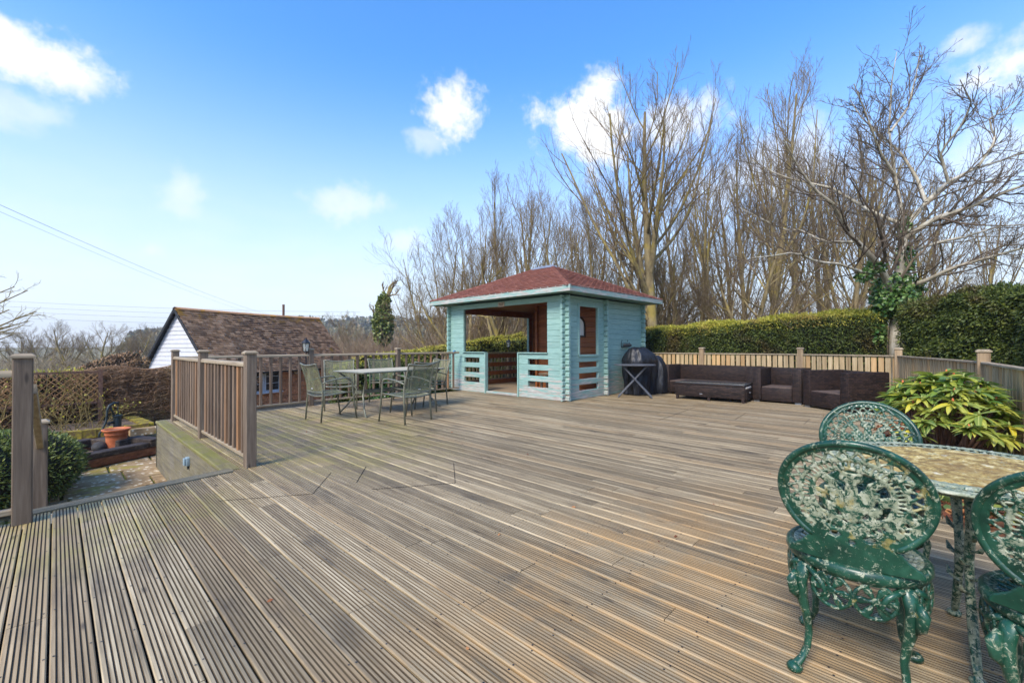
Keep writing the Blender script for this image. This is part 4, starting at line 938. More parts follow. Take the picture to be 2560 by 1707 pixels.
def ell(x, y, cx_, cy_, ang, L_, w_):
    c_, s_ = math.cos(R(ang)), math.sin(R(ang)); u = (x-cx_)*c_+(y-cy_)*s_; v = -(x-cx_)*s_+(y-cy_)*c_
    return ((u/L_-.5)*2)**2+(v/w_)**2 < 1
BC, BRX, BRZ = .240, .200, .185      # middle and radii of the round back, above the seat
def back_field(x, z):
    r = np.hypot(x/BRX, (z-BC)/BRZ); th = np.arctan2((z-BC)/BRZ, x/BRX); k = np.zeros_like(x, bool)
    k |= (r > .87) & (r < 1.0)
    tt = (r-.73)/.14; fr = np.abs(((th*13/np.pi) % 1)-.5)*2
    k |= (r > .72) & (r < .9) & (np.abs(fr-tt) < .30)
    k |= (r > .66) & (r < .735)
    k |= (r > .56) & (r < .70) & (((th*26/np.pi) % 1) < .52)
    k |= (r > .50) & (r < .575)
    ax = np.abs(x)
    org = np.sin(ax*78+1.2)*np.sin(z*84+.6)+.7*np.sin(ax*121-z*62)+.6*np.sin(z*139+ax*47+2.)
    k |= (r < .58) & (org > -.22)
    for (cx_, cy_, a_, L_, w_) in [(0, .14, 90, .17, .020), (0, .16, 58, .13, .016), (0, .16, 122, .13, .016), (0, .13, 25, .12, .017), (0, .13, 155, .12, .017)]: k |= ell(x, z, cx_, cy_, a_, L_, w_) & (r < .6)
    k &= ~((z < BC-.155) & (np.abs(x) > .075)) | ((r > .9) & (r < 1) & (z > .115))
    # scrolled lower lobes
    for s in (-1, 1):
        rr = np.hypot(x-s*.125, z-.165); k |= (rr < .045) & (rr > .018) & (r < 1.0); k |= rr < .010
    # stem and solid apron on the seat
    hw = np.interp(z, [0, .025, .05, .08, .13, .2], [.182, .172, .140, .118, .105, .05]); k |= (np.abs(x) < hw) & (z < .135+.02*np.cos(x*60))
    holes = (np.hypot((np.abs(x)-.045)*.6, z-.105) < .009) | (np.hypot(x, z-.085) < .008)
    k &= ~(holes)
    return k.astype(float)-.5
def back_map(x, z, h):
    y = -.185+.9*x*x-.10*z-.28*np.maximum(0, z-.1)**2
    return np.stack([x, y+h, z+.435], 1)
def seat_field(x, y):
    r = np.hypot(x, y)/.205; th = np.arctan2(y, x)
    k = (r > .86) & (r < 1.0)
    k |= (r > .60) & (r < .68); k |= (r > .28) & (r < .36); k |= r < .12
    k |= (r > .66) & (r < .88) & (((th*14/np.pi+r*2.2) % 1) < .45)
    k |= (r > .34) & (r < .62) & (((th*10/np.pi-r*2.5) % 1) < .46)
    k |= (r > .1) & (r < .3) & (((th*5/np.pi) % 1) < .5)
    return k.astype(float)-.5
def seat_map(x, y, h): return np.stack([x, y, .428+h-.012*(1-np.clip(np.hypot(x, y)/.2, 0, 1)**2)], 1)
def ros_field(x, z):
    r = np.hypot(x, z)/.062; th = np.arctan2(z, x)
    k = (r > .80) & (r < 1.0); k |= r < .2; k |= (r < .86) & (r < .42+.42*np.abs(np.cos(th*3)))&(np.abs(np.cos(th*3)) > .55)
    return k.astype(float)-.5
iron_me = {}
def iron_meshes(kind, m1, m2, m3):
    d = {}
    d['back'] = plate(back_field, -.215, .215, 0, .46, 150, 160, back_map, .011, 'backrest', [MAT[m1]])
    d['seat'] = plate(seat_field, -.21, .21, -.21, .21, 120, 120, seat_map, .012, 'seat', [MAT[m2]], 2)
    d['ros'] = plate(ros_field, -.065, .065, -.065, .065, 40, 40, lambda x, z, h: np.stack([x, h, z], 1), .010, 'rosette', [MAT[m3]], 2)
    # rolled rim round the back
    pr = []
    for k in range(61):
        a = R(-58+296*k/60); x, z = BRX*math.cos(a), BC+BRZ*math.sin(a); q = back_map(np.array([x]), np.array([z]), np.array([0.]))[0]; pr.append(q)
    d['rim'] = MB().tube(pr, [.008]+[.0115]*59+[.008], 8).mesh('rim', MAT['iron_rim'], True)
    # ring under the seat with a beaded skirt
    d['ring'] = MB().lathe([(.195, .392), (.214, .394), (.222, .410), (.220, .428), (.208, .440), (.196, .436), (.192, .42), (.195, .392)], 56, cap=False).mesh('seat_rim', MAT[m3], True)
    # cabriole leg in the x-z plane, sweeping outwards
    path = [(.175, .40), (.205, .375), (.222, .33), (.216, .27), (.198, .20), (.188, .14), (.195, .085), (.216, .045), (.240, .022), (.252, .016)]
    d['leg'] = MB().tube([(x, 0, z) for x, z in path], [.016, .026, .029, .024, .018, .015, .014, .014, .017, .010], 10, flat=.7).lathe([(.008, .0), (.024, .004), (.027, .016), (.018, .028), (.006, .032)], 12, (.246, 0, 0)).mesh('leg', MAT[m3], True)
    # acanthus spray on the knee and side bracket
    d['bracket'] = MB().tube([(.205, .02, .385), (.20, .07, .36), (.19, .085, .325), (.196, .06, .30), (.205, .035, .315)], [.012, .011, .009, .008, .005], 7).tube([(.205, -.02, .385), (.20, -.07, .36), (.19, -.085, .325), (.196, -.06, .30), (.205, -.035, .315)], [.012, .011, .009, .008, .005], 7).tube([(.235, 0, .36), (.25, 0, .33), (.243, 0, .29), (.228, 0, .26)], [.008, .016, .014, .004], 8, flat=1.6).mesh('bracket', MAT[m3], True)
    return d
def iron_chair(loc, rz, lab, d):
    r = empty('cast_iron_chair', loc, rz, lab, 'chair', 'green cast iron garden chairs')
    bk = link('backrest', d['back'], r); link('rim', d['rim'], bk); se = link('seat', d['seat'], r, (0, 0, 0), (0, 0, 0), (.94, .94, 1)); link('seat_rim', d['ring'], se)
    r.scale = (1, 1, .972)
    for a in (45, 135, 225, 315):
        lg = link('leg', d['leg'], r, (0, 0, 0), (0, 0, R(a)), (.95, .95, 1)); link('bracket', d['bracket'], lg)
    for a in (0, 90, 180, 270):
        for da in (-17, 17):
            aa = R(a+da); link('rosette', d['ros'], r, (.193*math.cos(aa), .193*math.sin(aa), .338), (0, 0, aa+math.pi/2))
    return r
dA = iron_meshes('a', 'iron_chipped', 'iron_pale', 'iron_mixed'); dB = iron_meshes('b', 'iron_green', 'iron_mixed', 'iron_mixed')
iron_chair((1.99, .20, 0), R(-90+4), 'green cast iron chair with badly flaked pale paint, its round back towards the camera', dA)
iron_chair((2.76, .215, 0), R(90+6), 'green cast iron chair on the far side of the mossy round table', dB)
iron_chair((1.97, -.31, 0), R(-90-6), 'green cast iron chair cut off by the right edge, beside the flaking one', dB)
# round table with pierced border
tb = empty('cast_iron_table', (2.40, -.09, 0), R(0), 'pale green cast iron table, its top crusted with brown and yellow lichen', 'table')
TRX, TRY = .42, .42
def top_field(x, y):
    r = np.hypot(x/TRX, y/TRY); th = np.arctan2(y/TRY, x/TRX)
    k = (r > .93) & (r < 1.0); k |= r < .80; k |= (r > .78) & (r < .95) & (((th*44/np.pi+(r-.8)*3.0) % 1) < .52)
    k &= ~(((np.abs(y) < .012) & (np.abs(np.abs(x)-.13) < .05)))
    return k.astype(float)-.5
link('table_top', plate(top_field, -.47, .47, -.47, .47, 180, 180, lambda x, y, h: np.stack([x, y, .676+h], 1), .012, 'table_top', [MAT['iron_pale']], 2), tb)
kk = []; 
rr_ = np.linspace(.0, .79, 40); aa_ = np.linspace(0, 2*np.pi, 121)[:-1]
Rg, Ag = np.meshgrid(rr_, aa_, indexing='ij'); Xg, Yg = Rg*np.cos(Ag)*TRX, Rg*np.sin(Ag)*TRY
Zg = np.array([mnoise.noise(Vector((x*28, y*28, 1.3)))*.004+mnoise.noise(Vector((x*75, y*75, 4)))*.003 for x, y in zip(Xg.ravel(), Yg.ravel())]).reshape(Xg.shape)+.6865
Zg = np.where(Rg > .76, .680, Zg); ii = np.arange(Rg.size).reshape(Rg.shape); i2 = np.roll(ii, -1, 1)
link('lichen_crust', np_mesh('lichen_crust', np.stack([Xg, Yg, Zg], -1).reshape(-1, 3), np.stack([ii[:-1], ii[1:], i2[1:], i2[:-1]], -1).reshape(-1, 4), [MAT['lichen']], True), tb)
MB().lathe([(.392, .655), (.403, .657), (.408, .67), (.403, .682), (.392, .682)], 64, cap=False).build('edge_moulding', MAT['iron_pale'], tb, True)
for o_ in tb.children[-1:]: o_.scale = (TRX/.40, TRY/.40, 1)
MB().lathe([(.05, .60), (.075, .612), (.085, .64), (.13, .66), (.14, .668)], 24).build('hub', MAT['iron_pale'], tb, True)
for a in (185, 275, 5, 95):
    lg = MB().tube([(.05, 0, .62), (.12, 0, .63), (.175, 0, .59), (.17, 0, .52), (.125, 0, .44), (.10, 0, .36), (.115, 0, .25), (.165, 0, .14), (.22, 0, .05), (.25, 0, .016)], [.014, .019, .020, .018, .015, .014, .014, .015, .014, .010], 10, flat=.8).lathe([(.008, 0), (.022, .004), (.024, .016), (.010, .028)], 12, (.246, 0, 0)).build('leg', MAT['iron_leg'], tb, True, rot=(0, 0, R(a)))
    m = MB().tube([(.17, 0, .55), (.205, 0, .53), (.215, 0, .49), (.195, 0, .47), (.18, 0, .485)], [.012, .014, .012, .009, .005], 8)
    for q in range(5): m.tube([(.11, 0, .40-q*.05), (.145, .022*(-1)**q, .415-q*.05), (.16, .03*(-1)**q, .44-q*.05)], [.006, .013, .003], 6, flat=.5)
    m.build('leaf_scroll', MAT['iron_leg'], lg, True)
# ------------------------------------------------------------------ outbuilding
HA = R(21.5); hb = empty('brick_outbuilding', (3.39, 16.77, -1.65), HA, 'low brick outbuilding with steep clay tiled roof and white boarded gable', 'building')
HL, HD, HW = 6.15, 3.4, 2.10      # length, depth, wall height (eave at z .45)
EZ = HW; RZ = HW+2.02
m = MB()
m.box((HL/2, .14, HW/2), (HL-.3, .10, HW)).box((HL/2, HD-.2, HW/2), (HL-.3, .1, HW)).box((.2, HD/2, HW/2), (.1, HD-.4, HW)).box((HL-.2, HD/2, HW/2), (.1, HD-.4, HW))
m.build('wall', MAT['mortar'], hb)
bk_me = MB().extrude(sq(.05, .062, .004), (-.104, 0, 0), (.104, 0, 0)).mesh('brick', MAT['brick'])
for r_ in range(19):
    z = HW-.14-r_*.075; x = .28+(.11 if r_ % 2 else 0)
    while x < 5.9:
        inwin = (1.02 < x < 2.82 and z > HW-1.02)
        if not inwin: link('brick', bk_me, hb, (x, .088+rnd.uniform(-.004, .004), z))
        x += .222
pts_ = [(.16, 0), (.16+.0, 0)]
# white boarded gable: one board per course
nbd = 14
for k in range(nbd):
    f0, f1 = k/nbd, (k+1)/nbd; z0, z1 = EZ-.05+(RZ-EZ)*f0, EZ-.05+(RZ-EZ)*f1
    w0, w1 = HD/2*(1-f0), HD/2*(1-f1)
    MB().add([(.10, HD/2-w0, z0), (.10, HD/2+w0, z0), (.118, HD/2+w1, z1), (.118, HD/2-w1, z1), (.14, HD/2-w0, z0), (.14, HD/2+w0, z0), (.14, HD/2+w1, z1), (.14, HD/2-w1, z1)],
             [(1, 0, 3, 2), (4, 5, 6, 7), (0, 1, 5, 4), (3, 7, 6, 2), (0, 4, 7, 3), (1, 2, 6, 5)]).build('gable_board', MAT['white'], hb)
for k in range(12): MB().box((.125, HD/2, EZ-.11-k*.145), (.03, HD-.3, .14)).build('gable_board', MAT['white'], hb)
rf = MB(); o1 = .12
rf.add([(0, -.18, EZ-.19), (HL, -.18, EZ-.19), (HL, HD/2, RZ-.03), (0, HD/2, RZ-.03), (0, HD+.18, EZ-.19), (HL, HD+.18, EZ-.19)], [(0, 1, 2, 3), (3, 2, 5, 4)])
roofb = rf.build('roof', MAT['gutter'], hb)
# tiles: one joined layer of real tiles, too small to pick apart
sl = Vector((0, HD/2+.18, RZ-EZ+.16)); SL = sl.length; sd_ = sl.normalized(); nn_ = Vector((0, -sd_.z, sd_.y))
ex = .098; rows = int(SL/ex); tw_ = .165; V = []; F = []
for r_ in range(rows+1):
    ncol = int(HL/tw_)+1
    for c_ in range(ncol):
        x0 = c_*tw_+(tw_/2 if r_ % 2 else 0)-tw_/2; x1 = min(x0+tw_-.005, HL+.02); x0 = max(x0, -.02)
        if x1-x0 < .03: continue
        j = rnd.uniform(0, .010); s0 = r_*ex-.02; s1 = min(s0+ex*1.5, SL+.02); sag = -.03*math.sin(math.pi*c_/ncol)
        pts4 = [(x0, s0, .030+j), (x1, s0, .030+j+rnd.uniform(-.004, .004)), (x1, s1, .004), (x0, s1, .004), (x0, s0, .010), (x1, s0, .010)]
        b_ = len(V)
        for x_, s_, h_ in pts4:
            q = Vector((x_, -.18, EZ-.19+sag))+sd_*s_+nn_*h_; V.append(tuple(q))
        F += [(b_, b_+1, b_+2, b_+3), (b_+4, b_+5, b_+1, b_)]
tl_ = link('roof_tiles', np_mesh('roof_tiles', np.array(V), np.array(F), [MAT['tile']]), roofb); tl_['kind'] = 'stuff'
for k in range(21):
    x0 = k*HL/21
    m = MB(); n_ = 7
    for xx in (x0-.01, x0+HL/21+.004):
        for q in range(n_):
            a = math.pi*q/(n_-1); m.v.append((xx, HD/2+.115*math.cos(a), RZ-.055-.03*math.sin(math.pi*(xx/HL))+.085*math.sin(a)))
    m.f = [(q, q+1, n_+q+1, n_+q) for q in range(n_-1)]; m.m = [0]*len(m.f)
    m.build('ridge_tile', MAT['tile'], roofb, True)
for s in (0,):
    MB().extrude(sq(.03, .09, .004), (-.03, -.2, EZ-.21), (-.03, HD/2, RZ-.07), (0, -1, 1)).build('barge_board', MAT['gutter'], hb); MB().extrude(sq(.03, .09, .004), (-.03, HD+.2, EZ-.21), (-.03, HD/2, RZ-.07), (0, 1, 1)).build('barge_board', MAT['gutter'], hb)
MB().extrude([(-.055, .0), (-.05, -.04), (0, -.062), (.05, -.04), (.055, 0)], (0, -.24, EZ-.20), (HL, -.24, EZ-.20)).build('gutter', MAT['gutter'], hb)
MB().tube([(4.62, HD/2+.45, RZ-.6), (4.62, HD/2+.45, RZ+.52)], .05, 10).build('flue_pipe', MAT['stem'], hb)
# window of two sashes
wx, ww, wz, wh = 1.13, 1.58, 1.13, .88
wn = link('window', None, hb, (wx, .06, wz))
for x0, w_ in ((0, ww*.56), (ww*.56+.02, ww*.44-.02)):
    for bx_ in ((x0+w_/2, .02, .03, w_, .06), (x0+w_/2, .02, wh-.03, w_, .06)): MB().box((bx_[0], 0, bx_[2]), (bx_[3], .07, bx_[4])).build('frame', MAT['white'], wn)
    for xx in (x0+.03, x0+w_-.03): MB().box((xx, 0, wh/2), (.06, .068, wh-.122)).build('frame', MAT['white'], wn)
    nc = 2
    for i in range(nc):
        for j in range(3):
            cw_, chh_ = (w_-.12)/nc, (wh-.12)/3
            MB().box((x0+.06+(i+.5)*cw_, .012, .06+(j+.5)*chh_), (cw_-.016, .012, chh_-.016)).build('pane', MAT['pane'], wn)
    MB().box((x0+w_/2, .004, wh/2), (.018, .03, wh-.12)).build('glazing_bar', MAT['white'], wn)
    for j in (1, 2): MB().box((x0+w_/2, .0045, .06+j*(wh-.12)/3), (w_-.12, .028, .016)).build('glazing_bar', MAT['white'], wn)
MB().box((ww/2, -.04, -.02), (ww+.1, .14, .05)).build('sill', MAT['white'], wn)
MB().box((1.42, .06, .5), (.09, .1, 1.0)).build('door_frame', MAT['white'], hb)
clk = empty('wall_clock', (0, 0, 0), 0, 'round cream dial clock in a dark square case on the brick wall', 'clock')
clk.matrix_world = hb.matrix_basis @ Matrix.Translation((3.42, .05, 1.84))
link('case', rbox('case', (.30, .04, .30), .02, MAT['stem']), clk, (0, -.005, 0)); MB().lathe([(.125, 0), (.128, .012), (.12, .02), (.002, .02)], 28).build('dial', MAT['plaque'], clk, rot=(R(90), 0, 0), loc=(0, -.026, 0)); 
for a, l_ in ((30, .09), (200, .06)): MB().box((math.sin(R(a))*l_/2, -.048, math.cos(R(a))*l_/2), (.008, .003, l_), Matrix.Rotation(R(a), 3, 'Y')).build('hand', MAT['ink'], clk)
# white chest behind the railing
wc = empty('white_chest', (7.35, 13.9, -1.35), R(20), 'white storage chest standing beyond the back railing', 'chest')
link('body', rbox('body', (1.1, .6, 1.30), .02, MAT['white']), wc, (0, 0, .95)); link('lid', rbox('lid', (1.14, .64, .09), .02, MAT['white']), wc, (0, 0, 1.65))
# ------------------------------------------------------------------ paved garden below the deck
pav = tag(empty('paving', (0, 0, 0)), 'lichen spotted stone paving with mossy joints', kind='structure')
MB().box((1.2, 9.0, -.80), (7.4, 9.6, .09)).build('moss_bed', MAT['moss'], pav)
slab_me = {}
y = 4.9; rowi = 0
while y < 13.0:
    d_ = rnd.choice([.42, .52, .6]); x = -1.3-rnd.uniform(0, .4)
    while x < 4.2:
        w_ = rnd.choice([.45, .6, .75, .9])
        k_ = (w_, d_)
        if not (x > 1.2 and y+d_ < 8.8):
            if k_ not in slab_me: slab_me[k_] = rbox('slab', (w_-.03, d_-.03, .05), .008, MAT['slab'], 1, False)
            link('slab', slab_me[k_], pav, (x+w_/2, y+d_/2, -.748+rnd.uniform(-.006, .004)), (R(rnd.uniform(-.6, .6)), R(rnd.uniform(-.6, .6)), R(rnd.uniform(-.8, .8))))
        x += w_
    y += d_
# sleeper planter
slp = empty('sleeper_planter', (.30, 9.25, -.72), R(27), 'low planter of black railway sleepers holding the terracotta pot', 'planter')
def slpr(nm, c, s, rz, mat): link(nm, rbox(nm, s, .012, MAT[mat], 1, False), slp, c, (0, 0, rz))
slpr('sleeper', (.15, .1, .075), (1.86, .2, .13), 0, 'sleeper_red'); slpr('sleeper', (.12, .1, .187), (1.62, .2, .09), 0, 'sleeper')
slpr('sleeper', (1.04, .30, .212), (.22, .62, .136), 0, 'sleeper'); slpr('sleeper', (1.00, .72, .075), (.2, 1.0, .13), 0, 'sleeper_red'); slpr('sleeper', (.82, .78, .21), (.22, .62, .134), R(6), 'sleeper')
slpr('sleeper', (-.1, 1.12, .21), (1.7, .2, .13), R(3), 'sleeper'); slpr('sleeper', (-.1, 1.12, .075), (1.7, .19, .13), R(3), 'sleeper_red')
MB().box((.1, .62, .05), (1.5, .9, .08)).build('soil', MAT['soil'], slp)
pot = empty('terracotta_pot', (.735, 10.20, -.64), 0, 'tall terracotta chimney pot standing in the sleeper planter', 'pot')
MB().lathe([(.128, 0), (.132, .02), (.142, .22), (.146, .27), (.158, .275), (.158, .30), (.15, .315), (.185, .345), (.198, .36), (.198, .375), (.185, .38), (.155, .37), (.14, .33)], 40, cap=False).build('body', MAT['terracotta'], pot, True)
MB().lathe([(.145, .345), (.1, .352), (.002, .358)], 24).build('soil', MAT['soil'], pot)
sb_ = MB().lathe([(.002, -.09)]+[(.105*math.cos(R(a)), .09*math.sin(R(a))) for a in range(-70, 80, 14)]+[(.002, .09)], 24).build('stone_ball', MAT['stoneball'], None, True, (.52, 10.18, -.54)); tag(sb_, 'dark rounded stone lying beside the terracotta pot', 'stone')
# raised bed with mossy brick edging
bed = empty('raised_bed', (0, 11.7, -.73), R(2), 'raised soil bed with moss topped brick edging behind the planter', 'garden bed')
mb_ = rbox('edging_brick', (.215, .105, .17), .008, MAT['mossbrick'], 1, False)
for k in range(13): link('edging_brick', mb_, bed, (-1.15+k*.2, .02+k*.004, .21+rnd.uniform(-.006, .006)), (0, 0, R(rnd.uniform(-2, 2)+90*0)))
for k in range(26): link('edging_brick', mb_, bed, (1.34-.008*k, .14+k*.112, .21+rnd.uniform(-.006, .006)), (0, 0, R(rnd.uniform(-2, 2))))
link('edging_brick', rbox('edging_brick', (.5, .2, .14), .01, MAT['slab'], 1, False), bed, (1.28, -.05, .15))
MB().box((.05, 1.6, .12), (2.55, 3.1, .26)).build('soil', MAT['soil'], bed)
# hand pump
pm = empty('garden_hand_pump', (.80, 11.35, -.50), R(25), 'dark green cast iron hand pump with curved handle beside the raised bed', 'pump')
pm.location = (.84, 11.5, -.58)
MB().lathe([(.10, 0), (.10, .02), (.065, .03), (.062, .05), (.062, .36), (.078, .37), (.082, .385), (.078, .40), (.03, .405)], 24).build('barrel', MAT['pump'], pm, angle=40)
MB().tube([(-.05, 0, .27), (-.12, 0, .265), (-.15, 0, .235)], [.026, .024, .028], 10).build('spout', MAT['pump'], pm, True)
MB().tube([(.01, 0, .40), (.01, 0, .62)], .009, 8).build('plunger_rod', MAT['pump'], pm); MB().tube([(-.05, 0, .39), (-.10, 0, .52), (-.12, 0, .60)], [.018, .016, .018], 8).build('fulcrum_post', MAT['pump'], pm, True)
MB().tube([(.03, 0, .635), (-.06, 0, .64), (-.13, 0, .60), (-.165, 0, .52), (-.17, 0, .40), (-.19, 0, .28), (-.24, 0, .17), (-.29, 0, .08), (-.29, 0, .02)], [.014, .022, .026, .022, .02, .018, .018, .018, .022], 10).build('handle', MAT['pump'], pm, True)
# old garden wall under a mat of dead creeper
WY = 13.35
gw = empty('garden_wall', (1.85, WY, -.75), R(-2), 'old mossy brick wall covered in a mat of dead brown creeper', 'wall')
MB().box((0, .18, .66), (3.1, .2, 1.32)).build('wall_core', MAT['mortar'], gw)
ob_me = MB().extrude(sq(.06, .062, .006), (-.104, 0, 0), (.104, 0, 0)).mesh('brick', MAT['oldbrick'])
for r_ in range(7):
    for c_ in range(14): link('brick', ob_me, gw, (-1.45+c_*.222+(.11 if r_ % 2 else 0), .075+rnd.uniform(-.006, .006), .05+r_*.075))
def creeper(n_, x0, x1, z0, z1, seed, thick=.24):
    g = np.random.default_rng(seed); K = 7
    P = np.zeros((n_, K, 3)); P[:, 0, 0] = g.uniform(x0, x1, n_); P[:, 0, 1] = .05-np.abs(g.normal(0, thick*.5, n_)); P[:, 0, 2] = z0+(z1-z0)*g.beta(1.7, 1.0, n_)
    a = g.uniform(0, 2*np.pi, n_); st_ = g.uniform(.05, .13, n_)
    for k in range(1, K):
        a = a+g.normal(0, .45, n_)
        P[:, k, 0] = P[:, k-1, 0]+np.cos(a)*st_; P[:, k, 2] = P[:, k-1, 2]+np.sin(a)*st_*.6; P[:, k, 1] = P[:, k-1, 1]+g.normal(0, .03, n_)
    P[:, :, 2] = np.minimum(P[:, :, 2], z1+.07+.05*np.sin(P[:, :, 0]*5)); P[:, :, 1] = np.clip(P[:, :, 1], -.34, .5)
    r_ = (g.uniform(.003, .008, n_)[:, None])*np.linspace(1, .5, K)[None]
    return tubes_np(P, r_, 3)
V, F = creeper(4600, -1.5, 1.5, .40, 1.36, 4)
o_ = link('dead_creeper', np_mesh('dead_creeper', V, F, [MAT['creeper']]), gw); o_['kind'] = 'stuff'
# trellis
tr = empty('trellis', (.10, 12.75, -.75), R(-3), 'brown timber trellis panel tangled with bare rose stems', 'trellis')
for xx in (-1.2, .56): MB().box((xx, 0, .72), (.07, .07, 1.44)).build('post', MAT['stem'], tr)
for zz in (.74, 1.38): MB().box((-.32, 0, zz), (1.7, .03, .04)).build('rail', MAT['stem'], tr)
trm = wood('trellis_timber', [(.3, S(128, 90, 56)), (.5, S(176, 132, 88)), (.7, S(206, 164, 118))], 2, 20, 2, .15, .8)
for s in (-1, 1):
    for k in range(22):
        x0 = -1.75+k*.115; z0, z1 = .76, 1.36; xa, xb = x0, x0+s*.6
        if s < 0: xa += .3; xb += .3
        def clipx(xx, zz, xo, zo):
            if xx < -1.16: f = (-1.16-xo)/(xx-xo); return -1.16, zo+(zz-zo)*f
            if xx > .53: f = (.53-xo)/(xx-xo); return .53, zo+(zz-zo)*f
            return xx, zz
        if (xa < -1.16 and xb < -1.16) or (xa > .53 and xb > .53): continue
        A, B = clipx(xa, z0, xb, z1), clipx(xb, z1, xa, z0)
        MB().extrude(sq(.012, .026, .002), (A[0], .006*s, A[1]), (B[0], .006*s, B[1]), (0, 1, 0)).build('lath', trm, tr)

# ------------------------------------------------------------------ bare trees
UPV = np.array([0, 0, 1.])
def spawn(P, Rr, per, t0, t1, ang, lenf, rf, K, trop, wob, g, lens=None, minr=.004, out=None):
    """children of every limb in P: returns (points, radii)"""
    n_, k_, _ = P.shape; m = n_*per
    par = np.repeat(np.arange(n_), per); t = (g.uniform(t0, t1, m)) if per > 1 else g.uniform(t0, t1, m)
    if per > 1: t = t0+(t1-t0)*((np.tile(np.arange(per), n_)+g.uniform(.1, .9, m))/per)
    f = t*(k_-1); i = np.minimum(f.astype(int), k_-2); w = (f-i)[:, None]
    base = P[par, i]*(1-w)+P[par, i+1]*w; tang = norm(P[par, i+1]-P[par, i]); rad = Rr[par, i]*(1-w[:, 0])+Rr[par, i+1]*w[:, 0]
    a = g.uniform(ang[0], ang[1], m); rv = norm(np.cross(tang, norm(g.normal(size=(m, 3))))); d = norm(tang*np.cos(a)[:, None]+rv*np.sin(a)[:, None])
    plen = np.linalg.norm(np.diff(P, axis=1), axis=2).sum(1)[par]
    L = plen*lenf*(1.15-.75*t)*g.uniform(.7, 1.25, m)
    r0 = np.minimum(rad*.8, np.maximum(rad*rf*g.uniform(.8, 1.15, m), minr))
    Q = np.zeros((m, K, 3)); Q[:, 0] = base
    for k in range(1, K):
        d = norm(d+UPV*trop+g.normal(0, wob, (m, 3))); Q[:, k] = Q[:, k-1]+d*(L/(K-1))[:, None]
    RR = r0[:, None]*np.linspace(1, .35, K)[None]
    return Q, np.maximum(RR, minr*.55)
def grow(seed, height, r, n1=14, lean=(0, 0), trop1=.16, per=(7, 6, 3), ang1=(.5, 1.0), bare=.28, fork=None, wob=.06, minr=.0048, len1=.6, extra=None):
    g = np.random.default_rng(seed); K0 = 12
    T = np.zeros((1, K0, 3)); d = norm(np.array([lean[0], lean[1], 1.]))
    for k in range(1, K0): d = norm(d+UPV*.06+g.normal(0, wob*.6, 3)); T[0, k] = T[0, k-1]+d*height*.86/(K0-1)
    TR = (r*np.linspace(1, .14, K0)**.9)[None]; TR[0, 0] *= 1.35
    trunks = [(T, TR)]
    if fork:
        for (t_, a_, az, L_) in fork:
            i = int(t_*(K0-1)); b0 = T[0, i]; dd = norm(np.array([math.cos(az)*math.sin(a_), math.sin(az)*math.sin(a_), math.cos(a_)])); Q = np.zeros((1, K0, 3)); Q[0, 0] = b0
            for k in range(1, K0): dd = norm(dd+UPV*.10+g.normal(0, wob*.6, 3)); Q[0, k] = Q[0, k-1]+dd*height*L_/(K0-1)
            trunks.append((Q, (TR[0, i]*.8*np.linspace(1, .15, K0))[None]))
    parts_t = [tubes_np(a, b_, 9) for a, b_ in trunks]; cro = []
    l1P, l1R = [], []
    for q, (a, b_) in enumerate(trunks):
        P1, R1 = spawn(a, b_, n1 if q == 0 else int(n1*.75), bare if q == 0 else .12, .98, ang1, len1, .42, 9, trop1, wob, g, minr=.012)
        l1P.append(P1); l1R.append(R1)
    P1, R1 = np.concatenate(l1P), np.concatenate(l1R); parts_t.append(tubes_np(P1, R1, 6))
    P2, R2 = spawn(P1, R1, per[0], .12, .98, (.35, .8), .58, .52, 7, .13, wob*1.1, g, minr=minr*1.3); cro.append(tubes_np(P2, R2, 4))
    P3, R3 = spawn(P2, R2, per[1], .1, 1., (.35, .8), .58, .6, 5, .12, wob*1.4, g, minr=minr); cro.append(tubes_np(P3, R3, 3))
    P4, R4 = spawn(P3, R3, per[2], .15, 1., (.3, .75), .6, .7, 4, .12, wob*1.6, g, minr=minr*.8); cro.append(tubes_np(P4, R4, 3))
    return parts_t, cro, P4
PROTO = {}
def proto(key, **kw):
    t_, c_, tips = grow(**kw); V, F = joinVF(t_); a = np_mesh('trunk', V, F, [MAT['bark']], True)
    V2, F2 = joinVF(c_); b_ = np_mesh('crown', V2, F2, [MAT['twig']])
    top = max(V[:, 2].max(), V2[:, 2].max()); PROTO[key] = (a, b_, top)
proto('ash', seed=1, height=10, r=.19, n1=14, per=(7, 5, 3), fork=[(.42, .35, 1.0, .5), (.5, .4, 3.6, .42)], bare=.25)
proto('slim', seed=2, height=10, r=.12, n1=13, per=(6, 5, 3), ang1=(.4, .8), bare=.35, len1=.48)
proto('multi', seed=3, height=8, r=.10, n1=9, per=(6, 5, 3), fork=[(.1, .4, .4, .75), (.14, .45, 2.4, .7), (.08, .5, 4.4, .7)], bare=.3, ang1=(.4, .95))
proto('twiggy', seed=4, height=8, r=.10, n1=11, per=(6, 5, 3), fork=[(.2, .4, 2.0, .65), (.3, .35, 5.0, .6)], bare=.22, ang1=(.45, 1.0))
proto('wide', seed=6, height=7, r=.17, n1=14, per=(8, 6, 3), fork=[(.25, .6, .2, .6), (.3, .65, 3.1, .6)], bare=.2, ang1=(.6, 1.2), wob=.12, trop1=.08)
def tree(px, depth, top_y, key, rz, label, base_px=None, group='bare trees of the wood behind the hedge', name='bare_tree', sxy=1.0, mats=None):
    a, b_, h = PROTO[key]; p_ = at(px, 864, depth); z0 = float(ground_h(p_.x, p_.y)); zt = at(px, top_y, depth).z
    s = (zt-z0)/h; r = empty(name, (p_.x, p_.y, z0-.05), R(rz), label, 'tree', group); r.scale = (s*sxy, s*sxy, s)
    link('trunk', a, r); link('crown', b_, r); return r
